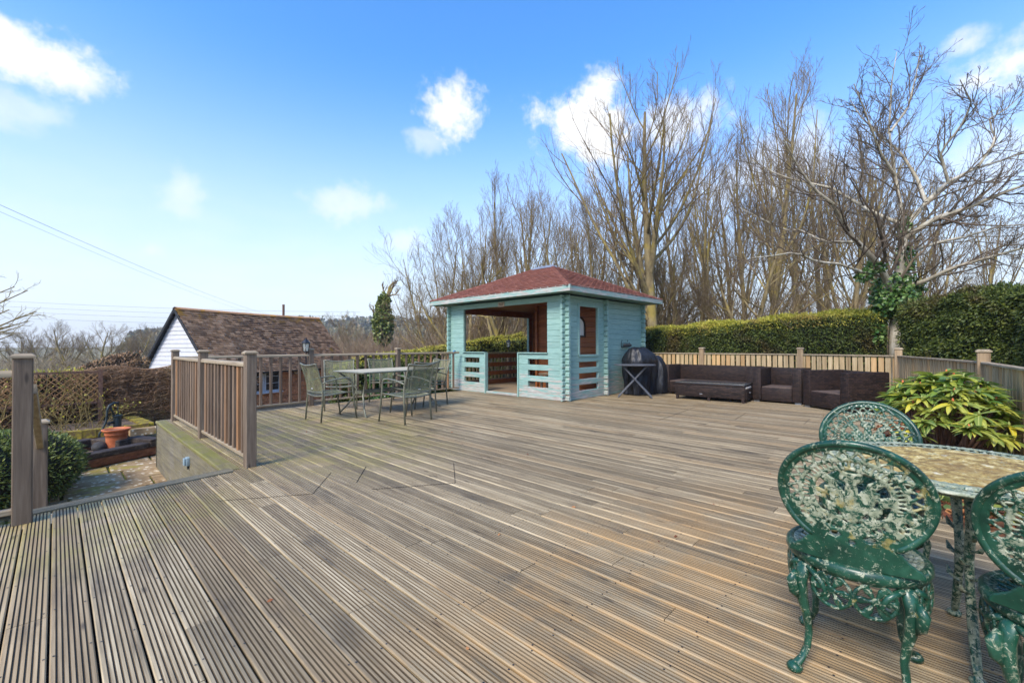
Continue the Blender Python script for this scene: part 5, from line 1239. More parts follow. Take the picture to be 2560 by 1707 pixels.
TREES = [
 (1100, 23, 500, 'multi', 20, 'bare many-stemmed tree left of the summerhouse roof, outermost of the wood'),
 (1195, 23, 455, 'twiggy', 80, 'bare twiggy tree rising behind the left slope of the summerhouse roof'),
 (1262, 24, 432, 'slim', 40, 'slim bare tree just left of the summerhouse roof peak'),
 (1352, 22, 405, 'multi', 190, 'bare forked tree directly above the summerhouse roof peak'),
 (1440, 25, 440, 'twiggy', 130, 'shorter bare tree between the roof peak and the big tree'),
 (1506, 19, 480, 'slim', 10, 'thin bare sapling in front of the big forked tree'),
 (1642, 15.5, 155, 'ash', 35, 'biggest bare tree of the wood, thick forked trunk right of the summerhouse'),
 (1752, 21, 345, 'slim', 75, 'slim bare tree just right of the biggest forked tree'),
 (1835, 23, 330, 'twiggy', 220, 'bare tree halfway between the biggest tree and the tall thin one'),
 (1918, 17, 92, 'slim', 160, 'tall thin bare tree with the highest tip in the wood'),
 (1985, 22, 290, 'multi', 60, 'bare forked tree immediately right of the tall thin tree'),
 (2058, 24, 280, 'slim', 250, 'slender bare tree behind the long low branches of the ivy tree'),
 (2130, 21, 250, 'twiggy', 15, 'bare tree behind the ivy tree, left of its trunk'),
 (2215, 25, 290, 'multi', 120, 'bare tree seen through the crown of the ivy tree'),
 (2320, 23, 370, 'twiggy', 200, 'bare tree behind the tall hedge, right of the ivy trunk'),
 (2440, 24, 440, 'multi', 300, 'bare tree low behind the right end of the tall hedge'),
 (1300, 20, 430, 'slim', 210, 'very slim bare tree between the left roof slope and the roof peak'),
 (1395, 19, 470, 'slim', 300, 'very slim bare tree just right of the roof peak'),
 (1475, 22, 430, 'multi', 15, 'bare forked tree left of the cloud and the big tree'),
 (1560, 21, 400, 'slim', 110, 'slim bare stem close to the left of the biggest trunk'),
 (1708, 22, 380, 'slim', 330, 'slim bare stem close to the right of the biggest trunk'),
 (1795, 20, 360, 'multi', 140, 'bare forked tree second to the right of the biggest trunk'),
 (1872, 21, 310, 'slim', 20, 'slender bare tree close to the left of the tall thin tree'),
 (1955, 20, 300, 'slim', 280, 'slender bare tree close to the right of the tall thin tree'),
 (2095, 22, 300, 'multi', 200, 'forked bare tree between the tall thin tree and the ivy trunk'),
 (1700, 18, 540, 'wide', 30, 'low spreading bare tree with yellow lichened boughs over the lower hedge'),
 (1870, 17, 560, 'wide', 150, 'low crooked bare tree leaning over the middle of the lower hedge'),
 (1580, 17.5, 560, 'wide', 260, 'low bare tree with crossing boughs beside the summerhouse eave'),
 (1285, 17, 590, 'wide', 100, 'short branching tree framed by the summerhouse opening'),
 (1165, 19, 620, 'wide', 330, 'short spreading bare tree beside the left wall of the summerhouse'),
]
for a in TREES: tree(*a)
FAR = [(40, 52, 815, 'wide', 0), (110, 48, 812, 'wide', 70), (180, 44, 795, 'wide', 140), (250, 42, 798, 'wide', 210), (330, 46, 802, 'wide', 290), (400, 50, 812, 'wide', 30)]
FL = ['far bare tree at the left edge beyond the garden wall', 'far bare tree just right of the near post top', 'far bare tree with dark bulky crown, highest in the left valley', 'far bare tree with fanned branches in the middle of the left valley', 'far bare tree leaning towards the white gable', 'far bare tree partly behind the white gable']
for a, l_ in zip(FAR, FL): tree(*a, l_, group='far trees in the valley beyond the wall')
tree(1040, 33, 660, 'twiggy', 0, 'small bare tree between the ivy-clad trunk and the summerhouse', group='trees beyond the back railing')
tree(890, 46, 770, 'wide', 50, 'rounded bare tree on the skyline right of the tiled roof', group='trees beyond the back railing')
# ------------------------------------------------------------------ pale tree with ivy at the corner of the hedge
TZ = 9.0
def limb3(pts, r0, r1, seed, dd):
    g = random.Random(seed); out = []; n_ = len(pts)
    for i, (x, y) in enumerate(pts): out.append(at(x, y, TZ+dd*i/(n_-1)+g.uniform(-.05, .05)))
    # resample to 12 points
    cum = [0]
    for a, b_ in zip(out[:-1], out[1:]): cum.append(cum[-1]+(b_-a).length)
    o2 = []
    for k in range(12):
        s_ = cum[-1]*k/11; j = max(i for i in range(n_-1) if cum[i] <= s_+1e-6); f = (s_-cum[j])/(cum[j+1]-cum[j]); o2.append(out[j].lerp(out[j+1], f))
    return np.array([[tuple(v) for v in o2]]), (np.linspace(r0, r1, 12))[None]
it = empty('ivy_tree', (0, 0, 0), 0, 'pale barked bare tree with an ivy-wrapped trunk at the corner of the hedges', 'tree')
base = at(2240, 940, TZ); 
LIMBS = [([(2240, 960), (2238, 860), (2240, 780), (2248, 700), (2255, 640), (2262, 590), (2258, 555)], .13, .055, 0),
 ([(2258, 560), (2250, 500), (2238, 440), (2222, 330), (2230, 200), (2242, 130)], .035, .006, .3),
 ([(2236, 770), (2222, 705), (2190, 655), (2150, 612), (2115, 575), (2095, 520), (2030, 470), (1985, 400), (1960, 350)], .075, .010, -1.2),
 ([(2205, 690), (2160, 682), (2100, 660), (2040, 655), (1990, 630), (1930, 640), (1880, 645)], .035, .008, -1.6),
 ([(2135, 605), (2060, 605), (2000, 575), (1960, 575), (1900, 545), (1850, 520)], .03, .008, .8),
 ([(2258, 600), (2300, 570), (2350, 540), (2420, 520), (2500, 485), (2570, 460), (2640, 430)], .06, .012, -1.5),
 ([(2262, 570), (2320, 500), (2370, 455), (2440, 420), (2510, 400), (2590, 370)], .05, .010, 1.2),
 ([(2315, 505), (2290, 440), (2250, 380), (2190, 330), (2150, 290), (2125, 250)], .035, .008, 1.0),
 ([(2370, 455), (2350, 380), (2400, 320), (2430, 260), (2400, 200)], .03, .008, -.8),
 ([(2260, 720), (2320, 700), (2380, 670), (2450, 650), (2540, 625), (2620, 600)], .05, .012, -1.8),
 ([(2255, 560), (2200, 540), (2130, 500), (2080, 470), (2010, 455), (1950, 440), (1880, 400)], .04, .008, 1.6),
 ([(2250, 640), (2330, 610), (2420, 590), (2500, 565), (2600, 560)], .04, .009, 1.5),
 ([(2445, 418), (2490, 350), (2470, 300), (2520, 270), (2560, 230)], .025, .007, .4),
 ([(2238, 440), (2200, 380), (2170, 300), (2135, 210)], .03, .008, -.6), ([(2226, 330), (2270, 270), (2290, 190), (2300, 130)], .025, .007, .5),
 ([(2290, 765), (2330, 742), (2370, 735), (2420, 700)], .04, .012, -.6)]
LP, LR = zip(*[limb3(p_, a, b_, i, d_) for i, (p_, a, b_, d_) in enumerate(LIMBS)])
LP, LR = np.concatenate(LP), np.concatenate(LR)
V, F = tubes_np(LP, LR, 9); link('trunk', np_mesh('trunk', V, F, [MAT['bark_pale']], True), it)
g = np.random.default_rng(77)
LR[1:] *= .92
P2, R2 = spawn(LP[1:], LR[1:], 15, .08, .98, (.45, .95), .45, .55, 8, .07, .13, g, minr=.008)
P2b, R2b = spawn(LP[:1], LR[:1], 10, .6, .99, (.6, 1.2), .5, .3, 8, .06, .12, g, minr=.005); P2 = np.concatenate([P2, P2b]); R2 = np.concatenate([R2, R2b])
P3, R3 = spawn(P2, R2, 7, .15, 1., (.4, .9), .5, .65, 6, .08, .17, g, minr=.006); P4, R4 = spawn(P3, R3, 3, .2, 1., (.35, .8), .5, .8, 4, .1, .17, g, minr=.0048)
V, F = joinVF([tubes_np(P2, R2, 6), tubes_np(P3, R3, 4), tubes_np(P4, R4, 3)]); link('crown', np_mesh('crown', V, F, [MAT['twig_pale']], True), it)
def ivy_clump(cs, n_, g, size=(.05, .085), spread=1.0):
    Ps, Ds = [], []
    for (c_, rx, rz) in cs:
        k = int(n_*(rx*rz)); u = norm(g.normal(size=(k, 3))); rr = g.uniform(.62, 1.08, k)[:, None]
        Ps.append(np.array(c_)[None]+u*rr*np.array([rx, rx, rz])); Ds.append(u*.7+np.array([0, 0, -.55]))
    P_ = np.concatenate(Ps); D_ = np.concatenate(Ds)+g.normal(0, .35, (len(P_), 3))
    return leaves_np(P_, D_, g.uniform(size[0], size[1], len(P_)), g.uniform(size[0], size[1], len(P_))*.95, rng=g)
cs = [(at(2228, 715, TZ-.05), .30, .26), (at(2240, 748, TZ-.1), .38, .28), (at(2215, 770, TZ), .22, .2), (at(2262, 785, TZ-.05), .24, .20), (at(2185, 668, TZ-.3), .16, .10), (at(2262, 650, TZ), .13, .3), (at(2262, 575, TZ), .08, .3), (at(2195, 830, TZ), .10, .22), (at(2275, 850, TZ-.1), .12, .35), (at(2160, 690, TZ-.3), .12, .08), (at(2285, 715, TZ), .16, .2)]
V, F, F3 = ivy_clump(cs, 7500, g, (.045, .09)); o_ = link('ivy', np_mesh('ivy', V, F, [MAT['ivy_light']], False, F3), it); o_['kind'] = 'stuff'
# ivy-clad trunk beyond the railing
it2 = empty('ivy_clad_tree', (0, 0, 0), 0, 'narrow bare-topped tree wrapped in ivy beyond the back railing', 'tree'); DZ = 30
L2 = [([(960, 900), (958, 840), (962, 780), (968, 745), (975, 715), (985, 705)], .22, .05), ([(968, 745), (978, 725), (985, 710), (995, 700)], .10, .03), ([(962, 745), (958, 725), (955, 710)], .08, .02), ([(958, 815), (945, 795), (935, 780), (932, 765)], .08, .025), ([(970, 740), (990, 735), (1000, 722)], .06, .02)]
def limbD(pts, r0, r1, D):
    o_ = [at(x, y, D) for x, y in pts]; f = np.linspace(0, len(o_)-1, 10); return np.array([[tuple(o_[min(int(q), len(o_)-2)].lerp(o_[min(int(q), len(o_)-2)+1], q-min(int(q), len(o_)-2))) for q in f]]), np.linspace(r0, r1, 10)[None]
A_ = [limbD(p_, a, b_, DZ) for p_, a, b_ in L2]; P1 = np.concatenate([a for a, _ in A_]); R1 = np.concatenate([b_ for _, b_ in A_])
V, F = tubes_np(P1, R1, 7); link('trunk', np_mesh('trunk', V, F, [MAT['bark']]), it2)
P2, R2 = spawn(P1[1:], R1[1:], 7, .3, 1., (.4, .9), .6, .6, 6, .12, .15, g, minr=.016); P3, R3 = spawn(P2, R2, 5, .2, 1., (.4, .9), .5, .7, 5, .1, .2, g, minr=.013)
V, F = joinVF([tubes_np(P2, R2, 4), tubes_np(P3, R3, 3)]); link('crown', np_mesh('crown', V, F, [MAT['twig']]), it2)
cs = [(at(958, y, DZ), rx, .75) for y, rx in ((835, .55), (815, .62), (795, .55), (775, .42), (760, .32))]+[(at(966, 750, DZ), .25, .4), (at(945, 808, DZ), .4, .4)]
V, F, F3 = ivy_clump(cs, 2200, g, (.12, .22)); o_ = link('ivy', np_mesh('ivy', V, F, [MAT['ivyfar']], False, F3), it2); o_['kind'] = 'stuff'
# ------------------------------------------------------------------ brushwood masses
def thicket(name, label, n_, sampler, h, mat, seed, r=.008, spread=.35, sub=7, K=7):
    g = np.random.default_rng(seed); B = sampler(g, n_); H = g.uniform(h[0], h[1], n_)
    d = norm(np.stack([g.normal(0, spread, n_), g.normal(0, spread, n_), np.ones(n_)], 1)); P = np.zeros((n_, K, 3)); P[:, 0] = B
    for k in range(1, K): d = norm(d+g.normal(0, .13, (n_, 3))+UPV*.05); P[:, k] = P[:, k-1]+d*(H/(K-1))[:, None]
    RR = (r*g.uniform(.7, 1.5, n_))[:, None]*np.linspace(1, .4, K)[None]
    P2, R2 = spawn(P, RR, sub, .1, 1., (.3, .9), .45, .7, 5, .05, .2, g, minr=r*.45)
    V, F = joinVF([tubes_np(P, RR, 4), tubes_np(P2, R2, 3)])
    return tag(link(name, np_mesh(name, V, F, [MAT[mat]])), label, 'undergrowth', kind='stuff')
def zone(px0, px1, d0, d1):
    def f(g, n_):
        px = g.uniform(px0, px1, n_); dp = g.uniform(d0, d1, n_); lat = (px-1280)/LENS_PX*dp
        x = .723*dp+.691*lat; y = .691*dp-.723*lat
        return np.stack([x, y, ground_h(x, y)], 1)
    return f
thicket('brushwood', 'dense brown brushwood filling the wood behind the hedges', 2400, zone(1110, 2520, 17.5, 27), (1.8, 4.8), 'brush', 21, .013, .22, 8)
thicket('brushwood', 'dense brown saplings at the back of the wood', 850, zone(1110, 2560, 24, 36), (4, 8.0), 'twig', 22, .016, .10, 7)
thicket('brushwood', 'low brown scrub between the tiled roof and the summerhouse', 1500, zone(780, 1130, 27, 46), (2.2, 4.4), 'brush', 23, .018, .4, 7)
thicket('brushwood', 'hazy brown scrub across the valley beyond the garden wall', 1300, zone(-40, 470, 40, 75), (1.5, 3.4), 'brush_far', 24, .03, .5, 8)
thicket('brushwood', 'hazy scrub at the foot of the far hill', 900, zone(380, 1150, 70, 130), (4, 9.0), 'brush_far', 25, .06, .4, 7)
# far woodland on the hill: one mass of crowns
g = np.random.default_rng(31); n_ = 2600
px = g.uniform(330, 1700, n_); dp = g.uniform(150, 420, n_); lat = (px-1280)/LENS_PX*dp; x = .723*dp+.691*lat; y = .691*dp-.723*lat; z = ground_h(x, y)
ctr = np.stack([x, y, z], 1); hh = g.uniform(3.5, 8, n_); k = 40
u = norm(g.normal(size=(n_, k, 3))); u[:, :, 2] = np.abs(u[:, :, 2])
Pp = (ctr[:, None]+u*hh[:, None, None]*np.array([.5, .5, 1.0])).reshape(-1, 3); Dd = u.reshape(-1, 3)+g.normal(0, .5, (n_*k, 3))
V, F, F3 = leaves_np(Pp, Dd, np.repeat(hh, k)*.30, np.repeat(hh, k)*.2, rng=g)
tag(link('far_woodland', np_mesh('far_woodland', V, F, [MAT['farwood']], False, F3)), 'dark wooded hillside on the horizon', 'woodland', kind='stuff')
# ------------------------------------------------------------------ hedges
def hedge(name, label, path, width, zb, nleaf, mat, seed, ls=(.05, .10), topmat=None, rough=.10, cat='hedge', front=None, topn=.3):
    """path of (x, y, ztop); leaves on the camera side, the top and the far side"""
    g = np.random.default_rng(seed); r = empty(name, (path[0][0], path[0][1], zb), 0, label, cat); o_ = np.array([path[0][0], path[0][1], zb])
    P = np.array(path, float); seg = np.linalg.norm(np.diff(P[:, :2], axis=0), axis=1); cum = np.concatenate([[0], np.cumsum(seg)])
    def pos(s): return np.stack([np.interp(s, cum, P[:, i]) for i in range(3)], -1)
    def nrm_(s):
        a, b_ = pos(np.clip(s-.3, 0, cum[-1])), pos(np.clip(s+.3, 0, cum[-1])); d = norm((b_-a)[:, :2]); n2 = np.stack([-d[:, 1], d[:, 0]], -1); c_ = pos(s)[:, :2]
        flip = np.sign((n2*-c_).sum(-1)); return n2*flip[:, None]
    def shell(s, v):      # v 0..1 up the front, 1..2 over the top
        c_ = pos(s); n2 = nrm_(s); H = c_[:, 2]-zb
        lump = rough*np.array([mnoise.noise(Vector((a*1.3, b_*3, seed)))+.5*mnoise.noise(Vector((a*4, b_*8, seed+3))) for a, b_ in zip(s, v)])
        out_ = np.where(v < 1, width/2*(1-.25*np.clip(v-.6, 0, 1)**2*2.0), width/2*(.92-(v-1)*1.9)); z = np.where(v < 1, v*H*.96, H*(.96+.06*np.sin((v-1)*np.pi)))
        q = np.concatenate([c_[:, :2]+n2*(out_+lump)[:, None], (zb+z+lump*.5)[:, None]], 1)
        nn = np.concatenate([n2*np.where(v < 1, 1, .3)[:, None], np.where(v < 1, .15, 1.0)[:, None]], 1); return q, nn
    ns, nv = int(cum[-1]/.12)+2, 26
    S_, V_ = np.meshgrid(np.linspace(0, cum[-1], ns), np.linspace(0, 2, nv), indexing='ij'); q, _ = shell(S_.ravel(), V_.ravel()); 
    cidx = np.arange(ns*nv).reshape(ns, nv); c_ = pos(S_.ravel()); q2 = q.copy(); q2[:, :2] -= nrm_(S_.ravel())*.05; q2[:, 2] -= .03
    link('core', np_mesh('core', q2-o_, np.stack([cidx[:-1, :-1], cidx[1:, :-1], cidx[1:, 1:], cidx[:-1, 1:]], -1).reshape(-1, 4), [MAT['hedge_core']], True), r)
    nt_ = int(nleaf*topn); 
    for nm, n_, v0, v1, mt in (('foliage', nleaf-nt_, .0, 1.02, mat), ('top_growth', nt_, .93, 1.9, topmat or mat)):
        s = g.uniform(0, cum[-1], n_); v = g.uniform(v0, v1, n_); q, nn = shell(s, v); q = q+nn*g.normal(0, .025, n_)[:, None]-nn*.02
        D = nn*.55+np.array([0, 0, -.35])+g.normal(0, .5, (n_, 3)); D[:, 2] += np.where(v > 1, .6, 0)
        Vv, F, F3 = leaves_np(q-o_, D, g.uniform(ls[0], ls[1], n_), g.uniform(ls[0], ls[1], n_)*.32, rng=g)
        lo = link(nm, np_mesh(nm, Vv, F, [MAT[mt]], False, F3), r); lo['kind'] = 'stuff'
    return r
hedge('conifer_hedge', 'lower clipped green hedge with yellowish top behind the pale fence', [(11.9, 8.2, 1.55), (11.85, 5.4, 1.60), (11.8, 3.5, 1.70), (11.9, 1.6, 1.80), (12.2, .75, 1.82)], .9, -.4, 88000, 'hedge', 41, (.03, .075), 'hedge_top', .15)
hedge('conifer_hedge', 'taller dark green clipped hedge at the right behind the fence corner', [(11.25, .15, 1.93), (10.6, -.55, 1.98), (10.0, -1.25, 1.98), (8.6, -1.75, 2.0), (5.5, -2.1, 2.0)], .8, -.4, 110000, 'hedge', 42, (.035, .08), None, .2, topn=.2)
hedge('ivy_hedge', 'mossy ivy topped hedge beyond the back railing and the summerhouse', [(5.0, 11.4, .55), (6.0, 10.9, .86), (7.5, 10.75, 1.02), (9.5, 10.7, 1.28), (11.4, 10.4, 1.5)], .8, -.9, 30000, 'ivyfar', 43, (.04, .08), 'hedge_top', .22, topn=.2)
hedge('creeper_hedge', 'brown creeper mound with green ivy beside the white gable', [(.1, 16.2, .35), (.9, 16.6, .72), (1.55, 17.3, .9)], 1.0, -1.6, 9000, 'creeper', 44, (.06, .12), 'creeper', .2, topn=.12)
hedge('boundary_hedge', 'brown leafless hedge running behind the trellis', [(-4.5, 13.9, .62), (-1.5, 13.75, .60), (.45, 13.6, .58)], .7, -.8, 14000, 'creeper', 46, (.05, .11), 'hedge_top', .15, topn=.1)
hedge('laurel_hedge', 'dark evergreen shrubs in the shade below the back railing', [(5.4, 10.2, .35), (6.6, 9.9, .5), (7.2, 9.8, .4)], .7, -.9, 9000, 'ivy', 45, (.06, .12), None, .2)
# pickets behind the summerhouse
pf = empty('back_pickets', (7.4, 9.75, 0), 0, 'pale pickets and rails of the railing behind the summerhouse', 'fence')
for k in range(24): MB().box((.1+k*.15, 0, .42), (.06, .03, .98)).build('picket', MAT['fence'], pf)
MB().box((1.8, 0, .93), (3.7, .05, .05)).build('rail', MAT['fence'], pf); MB().box((1.8, 0, .12), (3.7, .05, .05)).build('rail', MAT['fence'], pf); MB().box((2.68, .02, .4), (.1, .1, 1.1)).build('post', MAT['fpost'], pf)
lantern('post_lantern', (10.08, 9.78, 1.10), 'dark lantern seen through the summerhouse opening in front of the mossy hedge', .2)
# ------------------------------------------------------------------ yew cushion by the steps
def bush(name, label, blobs, n_, mat, seed, ls, cat='shrub'):
    g = np.random.default_rng(seed); r = empty(name, blobs[0][0], 0, label, cat); o_ = np.array(blobs[0][0]); Ps, Ds = [], []; m = MB()
    tot_ = sum(b_[1]*b_[2] for b_ in blobs)
    for (c_, rx, rz) in blobs:
        k = int(n_*rx*rz/tot_); u = norm(g.normal(size=(k, 3))); lump = 1+.07*np.array([mnoise.noise(Vector(tuple(v*3.5+seed))) for v in u])+.05*np.array([mnoise.noise(Vector(tuple(v*9+seed))) for v in u])
        Ps.append(np.array(c_)-o_+u*(lump*g.uniform(.9, 1.03, k))[:, None]*np.array([rx, rx, rz])); Ds.append(u+np.array([0, 0, .15])+g.normal(0, .4, (k, 3)))
        m.lathe([(.01, -rz*.93)]+[(rx*.93*math.cos(R(a)), rz*.93*math.sin(R(a))) for a in range(-75, 80, 15)]+[(.01, rz*.93)], 24, tuple(np.array(c_)-o_))
    m.build('core', MAT['hedge_core'], r, True); P_ = np.concatenate(Ps); D_ = np.concatenate(Ds)
    V, F, F3 = leaves_np(P_, D_, g.uniform(ls[0], ls[1], len(P_)), g.uniform(ls[0], ls[1], len(P_))*.3, rng=g); lo = link('foliage', np_mesh('foliage', V, F, [MAT[mat]], False, F3), r); lo['kind'] = 'stuff'
    return r
bush('yew_bush', 'dense rounded yew bush behind the newel post of the steps', [((-.35, 8.0, -.32), .62, .46), ((-.9, 7.6, -.3), .7, .5), ((-.75, 8.6, -.3), .6, .42), ((-.15, 8.45, -.4), .42, .36)], 26000, 'yew', 51, (.03, .06))
# bare roses with a few leaves in front of the trellis
def rose(loc, seed, h, lab, n_=9):
    g = np.random.default_rng(seed); r = empty('rose_bush', loc, 0, lab, 'shrub', 'bare roses in the raised bed'); P = np.zeros((n_, 8, 3)); d = norm(np.stack([g.normal(0, .45, n_), g.normal(0, .3, n_), np.ones(n_)], 1)); P[:, 0] = g.normal(0, .06, (n_, 3))*np.array([1, 1, 0])
    for k in range(1, 8): d = norm(d+g.normal(0, .2, (n_, 3))); P[:, k] = P[:, k-1]+d*(h*g.uniform(.7, 1.2, n_)/7)[:, None]
    RR = g.uniform(.005, .009, n_)[:, None]*np.linspace(1, .45, 8)[None]; P2, R2 = spawn(P, RR, 5, .25, 1., (.4, 1.0), .4, .6, 5, .05, .2, g, minr=.003)
    V, F = joinVF([tubes_np(P, RR, 5), tubes_np(P2, R2, 3)]); link('stems', np_mesh('stems', V, F, [MAT['rosestem']]), r)
    q = P2[:, 2:].reshape(-1, 3); q = q[g.random(len(q)) < .22]; V, F, F3 = leaves_np(q, g.normal(size=q.shape), g.uniform(.03, .06, len(q)), g.uniform(.02, .035, len(q)), rng=g); lo = link('leaves', np_mesh('leaves', V, F, [MAT['roseleaf']], False, F3), r); lo['kind'] = 'stuff'
MAT['rosestem'] = plain('green_brown_rose_stem', [(.3, S(98, 84, 44)), (.6, S(140, 122, 70)), (.8, S(164, 140, 92))], 12, rough=.8)
MAT['roseleaf'] = leafmat('rose_leaf', S(128, 132, 40), S(172, 166, 60), S(206, 190, 80), .5, .3)
for i, (x, y, h, lab) in enumerate([(-.35, 12.4, 1.5, 'bare yellow-leaved rose beside the near railing post'), (.05, 12.5, 1.45, 'tall bare rose in front of the trellis middle'), (.42, 12.45, 1.3, 'bare rose in front of the trellis end post'), (.62, 12.2, .75, 'low bare rose stems just left of the hand pump'), (-.75, 12.2, 1.3, 'bare rose at the left end of the trellis'), (.2, 12.0, .7, 'low bare rose in the middle of the soil bed')]): rose((x, y, -.48), 60+i, h, lab)
# branch of a tree just outside the left edge
lt = empty('leaning_shrub', (-2.1, 9.2, -.75), 0, 'bare shrub whose twigs reach in from the left edge', 'shrub'); g = np.random.default_rng(71)
n_ = 9; P = np.zeros((n_, 9, 3)); tgt = np.array([[at(x, y, d_).x, at(x, y, d_).y, at(x, y, d_).z] for x, y, d_ in ((85, 790, 6.6), (60, 745, 6.2), (30, 720, 6.8), (70, 810, 6.4), (40, 850, 6.2), (-20, 680, 6.5), (75, 800, 6.9), (25, 790, 6.0), (60, 830, 6.3))])-np.array([-2.1, 9.2, -.75])
for k in range(9): f = k/8; P[:, k] = tgt*f+np.array([0, 0, .9])*np.sin(f*np.pi*.9)[None]*(1 if k < 8 else .6)*.4+g.normal(0, .03, (n_, 3))
RR = np.full((n_, 1), .03)*np.linspace(1, .2, 9)[None]; P2, R2 = spawn(P, RR, 9, .45, 1., (.4, 1.0), .18, .6, 6, .04, .2, g, minr=.004); P3, R3 = spawn(P2, R2, 5, .2, 1., (.4, 1.), .45, .7, 4, .03, .2, g, minr=.003)
V, F = joinVF([tubes_np(P, RR, 6), tubes_np(P2, R2, 4), tubes_np(P3, R3, 3)]); link('branches', np_mesh('branches', V, F, [MAT['rosestem']]), lt)
# ------------------------------------------------------------------ planting bed by the fence
bedv = [(3.75, -.75), (3.8, -.2), (4.3, .02), (5.2, .18), (6.2, .42), (7.0, .52), (7.8, .40), (8.6, .05), (8.9, -.0), (7.2, -.5), (5.5, -.65)]
m = MB(); cxb, cyb = 6.2, -.12
m.add([(x, y, .008) for x, y in bedv]+[(cxb+(x-cxb)*.93, cyb+(y-cyb)*.9, .05) for x, y in bedv]+[(cxb, cyb, .10)], [(i, (i+1) % 11, 11+(i+1) % 11, 11+i) for i in range(11)]+[(11+i, 11+(i+1) % 11, 22) for i in range(11)])
bo = m.build('planting_bed', MAT['litter'], None, True); tag(bo, 'soil bed strewn with brown leaves along the fence', 'garden bed')
g = np.random.default_rng(81); n_ = 2600; q = np.stack([g.uniform(3.8, 8.8, n_), g.uniform(-.65, .5, n_), np.full(n_, .07)], 1); e_ = (q[:, 1] < .02+(q[:, 0]-4.1)*.16) & (q[:, 1] < .5-np.abs(q[:, 0]-7)*.2+.1) & (q[:, 1] > -.55); q = q[e_]
V, F, F3 = leaves_np(q, g.normal(size=q.shape)*np.array([1, 1, .25]), g.uniform(.03, .07, len(q)), g.uniform(.02, .04, len(q)), rng=g); tag(link('fallen_leaves', np_mesh('fallen_leaves', V, F, [MAT['deadleaf']], False, F3)), 'brown fallen leaves covering the soil bed', 'leaves', kind='stuff')
n_ = 330; q = np.stack([g.uniform(3.9, 5.6, n_), g.uniform(-.55, .05, n_), np.full(n_, .10)], 1); q = q[q[:, 1] < .02+(q[:, 0]-4.1)*.16]
V, F, F3 = leaves_np(q, g.normal(size=q.shape)*np.array([1, 1, .3])+np.array([0, 0, .4]), g.uniform(.04, .07, len(q)), g.uniform(.03, .05, len(q)), rng=g); tag(link('ground_cover', np_mesh('ground_cover', V, F, [MAT['yew']], False, F3)), 'small green ground cover plants among the fallen leaves', 'ground cover', kind='stuff')
# rhododendron: whorls of single leaves on forked stems
rh = empty('rhododendron', (5.72, -.12, .05), 0, 'rhododendron bush with whorls of yellowish green leaves in front of the fence', 'shrub'); ro = Vector((5.72, -.12, .05)); g = np.random.default_rng(91); rg = random.Random(9)
def leaf_mesh(nm, L, w_, droop, mat):
    m = MB(); nx = 5; vs = []
    for i in range(nx+1):
        f = i/nx; wd = w_/2*math.sin(math.pi*(.06+.94*f)**.85)**.8 if f < 1 else .0005; x = L*f; z = -droop*L*f*f
        vs += [(x, -wd, z+wd*.35), (x, 0, z), (x, wd, z+wd*.35)]
    m.add(vs, [(i*3+k, (i+1)*3+k, (i+1)*3+k+1, i*3+k+1) for i in range(nx) for k in range(2)]); return m.mesh(nm, mat, True)
lmes = [leaf_mesh('leaf', .140, .040, .12, MAT['rhodo']), leaf_mesh('leaf', .115, .034, .25, MAT['rhodo']), leaf_mesh('leaf', .150, .042, .3, MAT['rhodo'])]
tips = []
for k in range(150):      # a dome of shoot tips
    u = rg.uniform(-1, 1); v = rg.uniform(-1, 1)
    if u*u+v*v > 1.05: continue
    hgt = .18+.58*math.sqrt(max(0, 1.1-u*u-v*v*.8))+rg.uniform(-.07, .07)
    tips.append(Vector((5.72+u*1.05+.1*v, -.10+u*.05+v*.42, .05+hgt)))
tips.sort(key=lambda p_: p_.length)
stems = [Vector((5.35+k*.17, -.16-.02*k+rg.uniform(-.08, .08), .04)) for k in range(6)]
nback = MB(); nleaf = 0
for i, tp in enumerate(tips):
    s = min(stems, key=lambda v: (v-tp).length+rg.uniform(0, .25)); mid = s.lerp(tp, .5)+Vector((rg.uniform(-.05, .05), rg.uniform(-.05, .05), -.06))
    MB().tube([s-ro, s.lerp(mid, .55)-ro+Vector((0, 0, .02)), mid-ro, mid.lerp(tp, .6)-ro+Vector((0, 0, .02)), tp-ro], [.018, .014, .011, .009, .007], 7).build('stem', MAT['stem'], rh, True)
    MB().lathe([(.002, -.008), (.009, 0), (.008, .014), (.001, .028)], 8).build('bud', MAT['terracotta'] if i % 5 == 0 else MAT['strap'], rh, True, tuple(tp-ro))
    nl = 14; a0 = rg.uniform(0, 6)
    for k in range(nl):
        el = rg.uniform(-.45, .5); a = a0+k*2.4; lm = rg.choice(lmes); rot_ = (rg.uniform(-.4, .4), el, a); sc_ = rg.uniform(.8, 1.15); lc = tp-ro+Vector((0, 0, -.03*k/nl))
        if nleaf < 300: link('leaf', lm, rh, lc, rot_, [sc_]*3); nleaf += 1
        else:
            from mathutils import Euler
            mt_ = Matrix.Translation(lc) @ Euler(rot_).to_matrix().to_4x4() @ Matrix.Scale(sc_, 4)
            nback.add([mt_ @ v.co for v in lm.vertices], [tuple(p_.vertices) for p_ in lm.polygons])
bl_ = nback.build('rear_leaves', MAT['rhodo_back'], rh, True); bl_['kind'] = 'stuff'
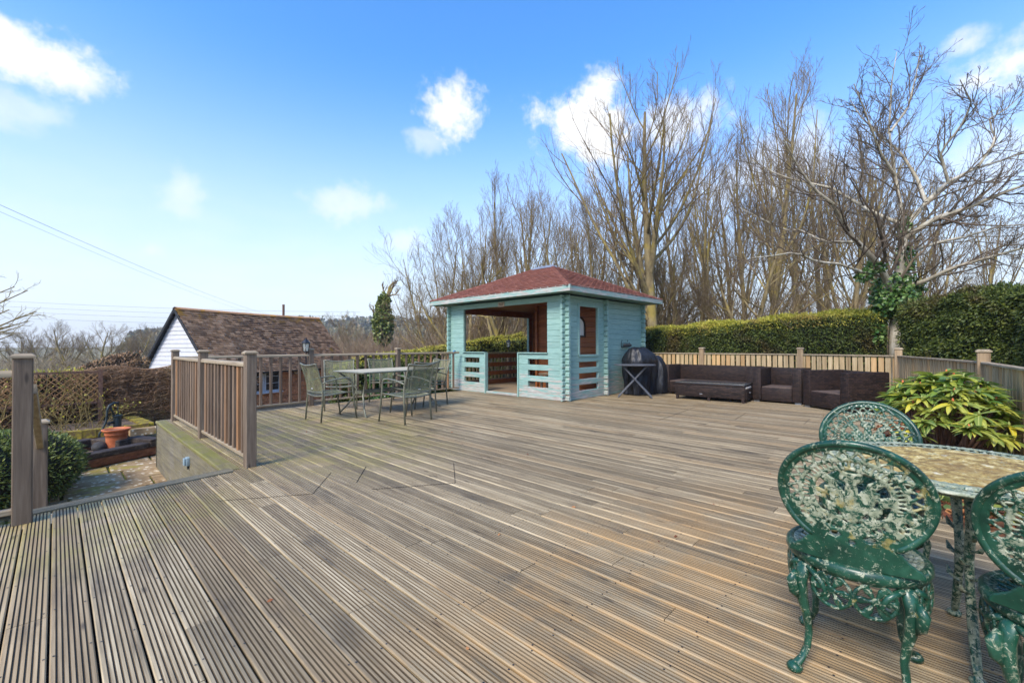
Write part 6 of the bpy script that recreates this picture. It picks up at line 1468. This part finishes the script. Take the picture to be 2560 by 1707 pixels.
# strap-leaved plant behind it
sp = empty('strap_leaf_plant', (6.0, -.42, .05), 0, 'spiky plant with long upright strap leaves against the fence', 'plant'); 
for k in range(34):
    a = rg.uniform(0, 6.28); L = rg.uniform(.55, .9); out_ = rg.uniform(.10, .5); m = MB(); vs = []
    for i in range(7):
        f = i/6; w_ = .009*(1-f)**.6+.0008; x = out_*L*f**1.6; z = L*f*(1-.25*out_*f); vs += [(x, -w_, z), (x, w_, z)]
    m.add(vs, [(2*i, 2*i+1, 2*i+3, 2*i+2) for i in range(6)]); m.build('strap_leaf', MAT['strap'], sp, True, (.12*math.cos(a)+rg.uniform(-.25, .25), .06*math.sin(a), 0), (0, 0, a))
# litter on the deck
g = np.random.default_rng(95); n_ = 70; q = np.stack([g.uniform(-.2, 9, n_), g.uniform(.3, 8, n_), np.full(n_, .004)], 1); q = q[~((q[:, 0] < 1.2) & (q[:, 1] > 4.4)) & ~((q[:, 0] > 7) & (q[:, 1] > 5.2))]
V, F, F3 = leaves_np(q, g.normal(size=q.shape)*np.array([1, 1, .1]), g.uniform(.012, .035, len(q)), g.uniform(.008, .018, len(q)), rng=g, up=np.array([0, 0, 1.])); tag(link('leaf_litter', np_mesh('leaf_litter', V, F, [MAT['deadleaf']], False, F3)), 'tiny dry leaves scattered over the deck boards', 'leaves', kind='stuff')
# ------------------------------------------------------------------ overhead cables
def cable(name, label, p0, p1, sag, r):
    pts = [p0.lerp(p1, k/24)+Vector((0, 0, -sag*4*(k/24)*(1-k/24))) for k in range(25)]; o_ = MB().tube(pts, r, 5).build(name, MAT['wire'], None, True); tag(o_, label, 'cable', 'overhead cables')
cable('overhead_cable', 'upper of the two dark cables sloping down behind the tiled roof', at(-260, 395, 11), at(690, 790, 60), .5, .007)
cable('overhead_cable', 'lower thinner cable running just below the sloping dark one', at(-260, 415, 11), at(680, 795, 60), .5, .0045)
for k, (y0, y1) in enumerate(((746, 766), (760, 776), (772, 788), (788, 799))):
    cable('overhead_cable', ['topmost', 'second', 'third', 'lowest'][k]+' of the four faint far cables crossing the sky left of the gable', at(-100, y0, 150), at(900, y1+14, 170), 1.0, .035)
# ------------------------------------------------------------------ thin winter haze over the valley
hz, t_, b_, o_ = new_mat('haze_air'); t_.nodes.remove(b_)
pv = N(t_, 'ShaderNodeVolumePrincipled', {'Color': (.80, .88, 1.0, 1), 'Density': .0007, 'Anisotropy': .2}); t_.links.new(pv.outputs[0], o_.inputs['Volume'])
hzo = MB().box((0, 0, 15.5), (1830, 1830, 40)).build('haze', hz); tag(hzo, 'thin bluish winter haze in the air', kind='stuff')
